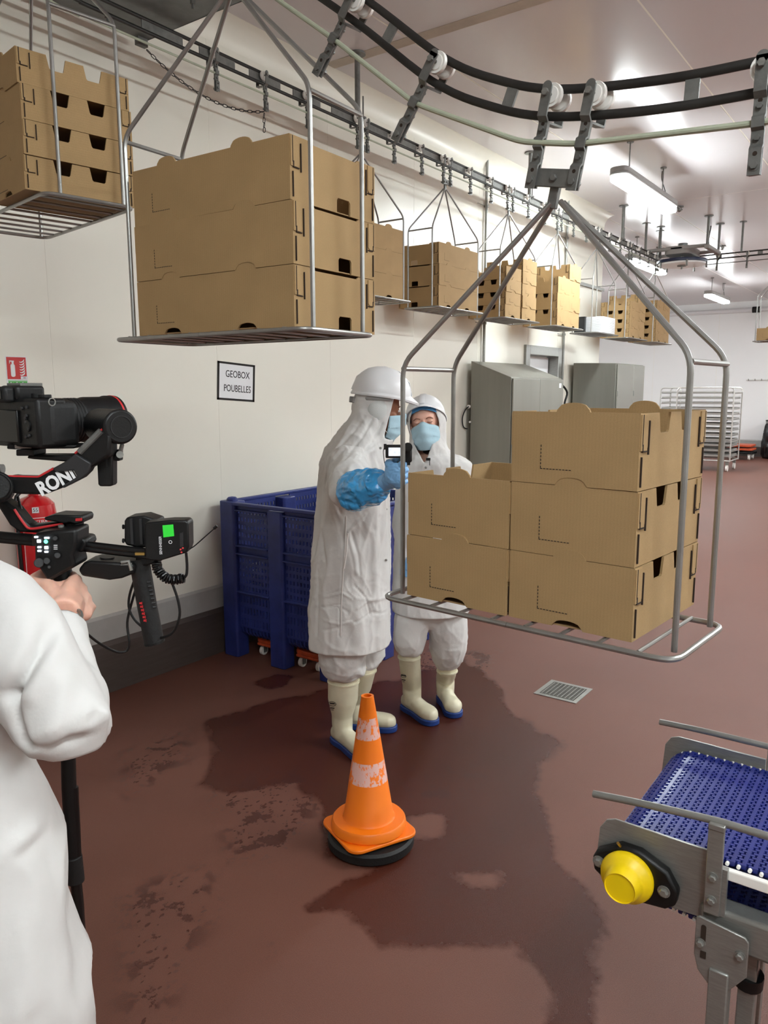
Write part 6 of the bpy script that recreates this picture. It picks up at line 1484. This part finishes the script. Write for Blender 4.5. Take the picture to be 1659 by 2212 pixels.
# receiver pack
pk = plate([(268, 1126), (273, 1118), (310, 1114), (340, 1124), (340, 1182), (300, 1184), (272, 1178), (268, 1170)], -0.01, 0.045, 'battery_mount', 'black', gm, 0.003)
for v in (1138, 1168): MB().cyl(G_(268, v, 0.0), G_(265, v, 0.0), 0.004, 10).build('pin', 'black', pk)
for u in (285, 305): MB().obox(G_(u, 1148, -0.012), RH, Z3, FH, 0.0022, 0.022, 0.002).build('groove_rib', 'dgrey', pk, smooth=False)
rc = plate([(312, 1132), (316, 1129), (366, 1124), (401, 1124), (407, 1130), (408, 1180), (404, 1194), (345, 1212), (318, 1209), (313, 1204)], -0.045, 0.035, 'radio_receiver', 'black', gm, 0.003)
plate([(351, 1135), (374, 1133), (376, 1158), (353, 1161)], -0.0462, 0.001, 'green_sticker', 'neon', rc, 0)
plate([(388, 1152), (396, 1150), (396, 1180), (389, 1182)], -0.0462, 0.001, 'display', 'dgrey', rc, 0)
text('SENNHEISER', 0.0062, 'paper', frame4(G_(347, 1178, -0.0466), Z3, -RH), rc, sx=0.9)
MB().tube([G_(368, 1171, -0.0462)+(RH*math.cos(t)+Z3*math.sin(t))*0.0026 for t in np.linspace(0, 2*PI, 13)], 0.0005, 4, ref=FH).build('round_mark', 'paper', rc)
for (u, v) in ((390, 1187), (395, 1184), (392, 1193)): MB().cyl(G_(u, v, -0.0455), G_(u, v, -0.0475), 0.0016, 8).build('small_light', 'redp', rc)
MB().tube(smoothpts([G_(404, 1188, -0.03), G_(418, 1181, -0.03), G_(440, 1162, -0.03), G_(466, 1139, -0.03)], 4), 0.0011, 6).cyl(G_(462, 1142, -0.03), G_(469, 1136, -0.03), 0.0025, 8).build('antenna', 'black', gm)
# transmitter block under the rods
tb = plate([(180, 1216), (195, 1212), (288, 1218), (290, 1226), (288, 1240), (262, 1250), (235, 1254), (176, 1245), (168, 1232), (172, 1226)], -0.03, 0.06, 'transmitter_block', 'black', gm, 0.004)
MB().cyl(G_(232, 1203, 0.0), G_(232, 1214, 0.0), 0.012, 18).obox(G_(232, 1213, 0.0), RH, Z3, FH, 0.022, 0.003, 0.02).build('swivel_mount', 'black', tb)
MB().tube([G_(262, 1215, -0.03), G_(278, 1212, -0.03), G_(284, 1232, -0.03)], 0.003, 8).tube([G_(258, 1221, -0.028), G_(285, 1218, -0.028)], 0.002, 8).build('clamp_lever', 'steel', tb)
# second grip
gr = MB().tube([G_(300, 1206, 0.0), G_(306, 1240, 0.0), G_(318, 1310, 0.0), G_(333, 1385, 0.0)], [0.018, 0.0170, 0.0168, 0.0172], 24).build('side_grip', 'rubber', gm)
MB().tube([G_(333, 1385, 0.0), G_(334, 1389, 0.0)], 0.0180, 24).build('grip_cap', 'black', gr)
for k in range(7): MB().tube([G_(318+k*2.0, 1258+k*9, -0.0150), G_(326+k*2.0, 1257+k*9, -0.0135)], 0.0022, 6).build('grip_ridge', 'rubber', gr)
for k in range(6):
    p = G_(304+k*1.8, 1303+k*7.5, -0.0172); MB().obox(p, RH, Z3, FH, 0.0022, 0.0016, 0.0008).obox(p+RH*0.002, RH, Z3, FH, 0.0006, 0.0024, 0.0008).build('red_mark', 'redp', gr, smooth=False)
plate([(292, 1198), (345, 1205), (345, 1216), (300, 1225), (292, 1216)], -0.015, 0.04, 'grip_head', 'black', gm, 0.003)
# coiled cord and cables
pts = smoothpts([G_(338, 1216, -0.02), G_(342, 1232, -0.025), G_(358, 1248, -0.03), G_(378, 1252, -0.03), G_(396, 1248, -0.03)], 30)
co = []
for i, p in enumerate(pts[:-1]):
    A_, B_, D_ = basis(pts[i+1]-p); t = i*2*PI/7.5; co.append(p+(A_*math.cos(t)+B_*math.sin(t))*0.0072)
MB().tube(co, 0.0021, 6).build('coiled_cord', 'blackg', gm)
MB().tube(smoothpts([G_(398, 1248, -0.03), G_(403, 1240, -0.03), G_(404, 1220, -0.03), G_(402, 1194, -0.03)], 5), 0.0024, 8).build('cable', 'black', gm)
MB().tube(smoothpts([G_(372, 1260, -0.02), G_(384, 1295, -0.02), G_(388, 1330, -0.02), G_(375, 1365, -0.02), G_(352, 1377, -0.01), G_(335, 1376, 0)], 5), 0.0024, 8).build('cable', 'black', gm)
MB().tube(smoothpts([G_(292, 1248, 0.01), G_(280, 1285, 0.01), G_(279, 1315, 0.01), G_(292, 1340, 0.01), G_(312, 1358, 0.01)], 5), 0.0023, 8).build('cable', 'black', gm)
MB().tube(smoothpts([G_(300, 1252, 0.015), G_(285, 1300, 0.015), G_(275, 1345, 0.015), G_(279, 1385, 0.01), G_(275, 1405, 0.01), G_(252, 1408, 0.0), G_(215, 1390, -0.02), G_(180, 1362, -0.05), G_(170, 1352, -0.08)], 5), 0.0023, 8).build('cable', 'black', gm)

# ================================================================== stills camera on the gimbal
oc = (RH*0.56+FH*0.83).normalized(); wc_ = oc.cross(Z3).normalized(); c0 = ah(62, 912, DG)
cm = thing('video_camera', 'black mirrorless camera with large lens mounted on the gimbal', 'camera', c0)
bd = MB().obox(Vector((0, 0, 0)), wc_, oc, Z3, 0.070, 0.027, 0.040).build('camera_body', 'black', cm, bevel=0.006)
MB().obox(wc_*0.052+oc*0.020+Z3*-0.002, wc_, oc, Z3, 0.020, 0.030, 0.038).build('camera_grip', 'rubber', cm, bevel=0.012, seg=3)
MB().obox(-oc*0.029-wc_*0.024-Z3*0.006, wc_, oc, Z3, 0.043, 0.003, 0.027).build('rear_screen', 'blackg', bd, bevel=0.002)
hp = MB().obox(Z3*0.048-wc_*0.012+oc*0.0, wc_, oc, Z3, 0.026, 0.026, 0.013).build('viewfinder_hump', 'black', cm, bevel=0.006)
MB().obox(Z3*0.046-wc_*0.012-oc*0.034, wc_, oc, Z3, 0.021, 0.009, 0.013).build('eyecup', 'rubber', cm, bevel=0.005)
MB().obox(Z3*0.046-wc_*0.012-oc*0.0435, wc_, oc, Z3, 0.012, 0.001, 0.007).build('viewfinder_glass', 'blackg', cm)
MB().obox(Z3*0.062-wc_*0.010+oc*0.004, wc_, oc, Z3, 0.020, 0.020, 0.003).build('hot_shoe', 'dark', hp, bevel=0.001)
for (a_, r, h_) in ((0.030, 0.009, 0.008), (0.052, 0.010, 0.006), (-0.052, 0.011, 0.006)): MB().cyl(wc_*a_+Z3*0.040, wc_*a_+Z3*(0.040+h_), r, 20).build('dial', 'black', cm, bevel=0.001)
for (a_, z) in ((0.030, 0.024), (0.038, 0.008), (0.041, 0.012), (0.038, 0.002), (0.045, -0.008), (0.036, -0.022), (0.045, -0.020), (0.044, 0.026)):
    MB().cyl(wc_*a_-oc*0.027+Z3*z, wc_*a_-oc*0.030+Z3*z, 0.0028, 12).build('button', 'dgrey', cm, bevel=0.0005)
MB().cyl(wc_*0.040-oc*0.027-Z3*0.004, wc_*0.040-oc*0.0295-Z3*0.004, 0.010, 24).build('control_wheel', 'black', cm)
MB().tube([wc_*0.070+Z3*0.034+(oc*math.cos(t)+Z3*math.sin(t))*0.006 for t in np.linspace(0, 2*PI, 13)], 0.0011, 6, ref=wc_).build('strap_ring', 'steel', cm)
ls = MB().lathe([(0.032, 0), (0.034, 0.01), (0.036, 0.03), (0.0385, 0.04), (0.0385, 0.075), (0.041, 0.085), (0.041, 0.125), (0.043, 0.13), (0.043, 0.15), (0.038, 0.15), (0.036, 0.135), (0, 0.13)], oc*0.027-wc_*0.010, oc, 40, False).build('lens', 'black', cm)
MB().lathe([(0.0433, 0.141), (0.0437, 0.143), (0.0433, 0.145)], oc*0.027-wc_*0.010, oc, 40, False).build('lens_red_ring', 'redp', ls)
for k in range(14):
    t = k*2*PI/28; p = oc*0.10-wc_*0.010+(wc_*math.cos(t+0.1)+Z3*math.sin(t-0.6))*0.0
for z in (0.048, 0.054, 0.060, 0.066): MB().lathe([(0.0388, z), (0.0396, z+0.001), (0.0396, z+0.003), (0.0388, z+0.004)], oc*0.027-wc_*0.010, oc, 40, False).build('grip_ring', 'rubber', ls)

# ================================================================== monopod behind the operator's arm
b0 = Vector((0.845, 1.43, 0)); tp = ah(150, 1580, 1.62)
b0 = ah(172, 1960, 1.66); b0.z = 0.0
b0 = Vector((tp.x+0.02, tp.y+0.02, 0))
mp_ = thing('monopod', 'black folding support pole standing behind the operator arm', 'monopod', b0)
q = lambda u, v: ah(u, v, 1.66)-b0
MB().tube([q(146, 1560), q(149, 1700), q(158, 1855)], 0.0165, 16).build('upper_tube', 'black', mp_)
MB().tube([q(150, 1700)+RH*0.012, q(159, 1850)+RH*0.010], 0.0085, 12).build('guide_tube', 'blackg', mp_)
MB().tube([q(158, 1848), q(164, 1905)], 0.0200, 18).build('locking_collar', 'rubber', mp_, bevel=0.003)
zz = q(164, 1905)
MB().tube([zz, zz+Vector((0.0, 0.0, -0.0))+(q(164, 1905)-q(158, 1848)).normalized()*0.05, Vector((zz.x, zz.y, 0.02))], 0.013, 14).tube([Vector((zz.x, zz.y, 0.03)), Vector((zz.x, zz.y, 0))], [0.016, 0.022], 14).build('lower_tube', 'blackg', mp_)
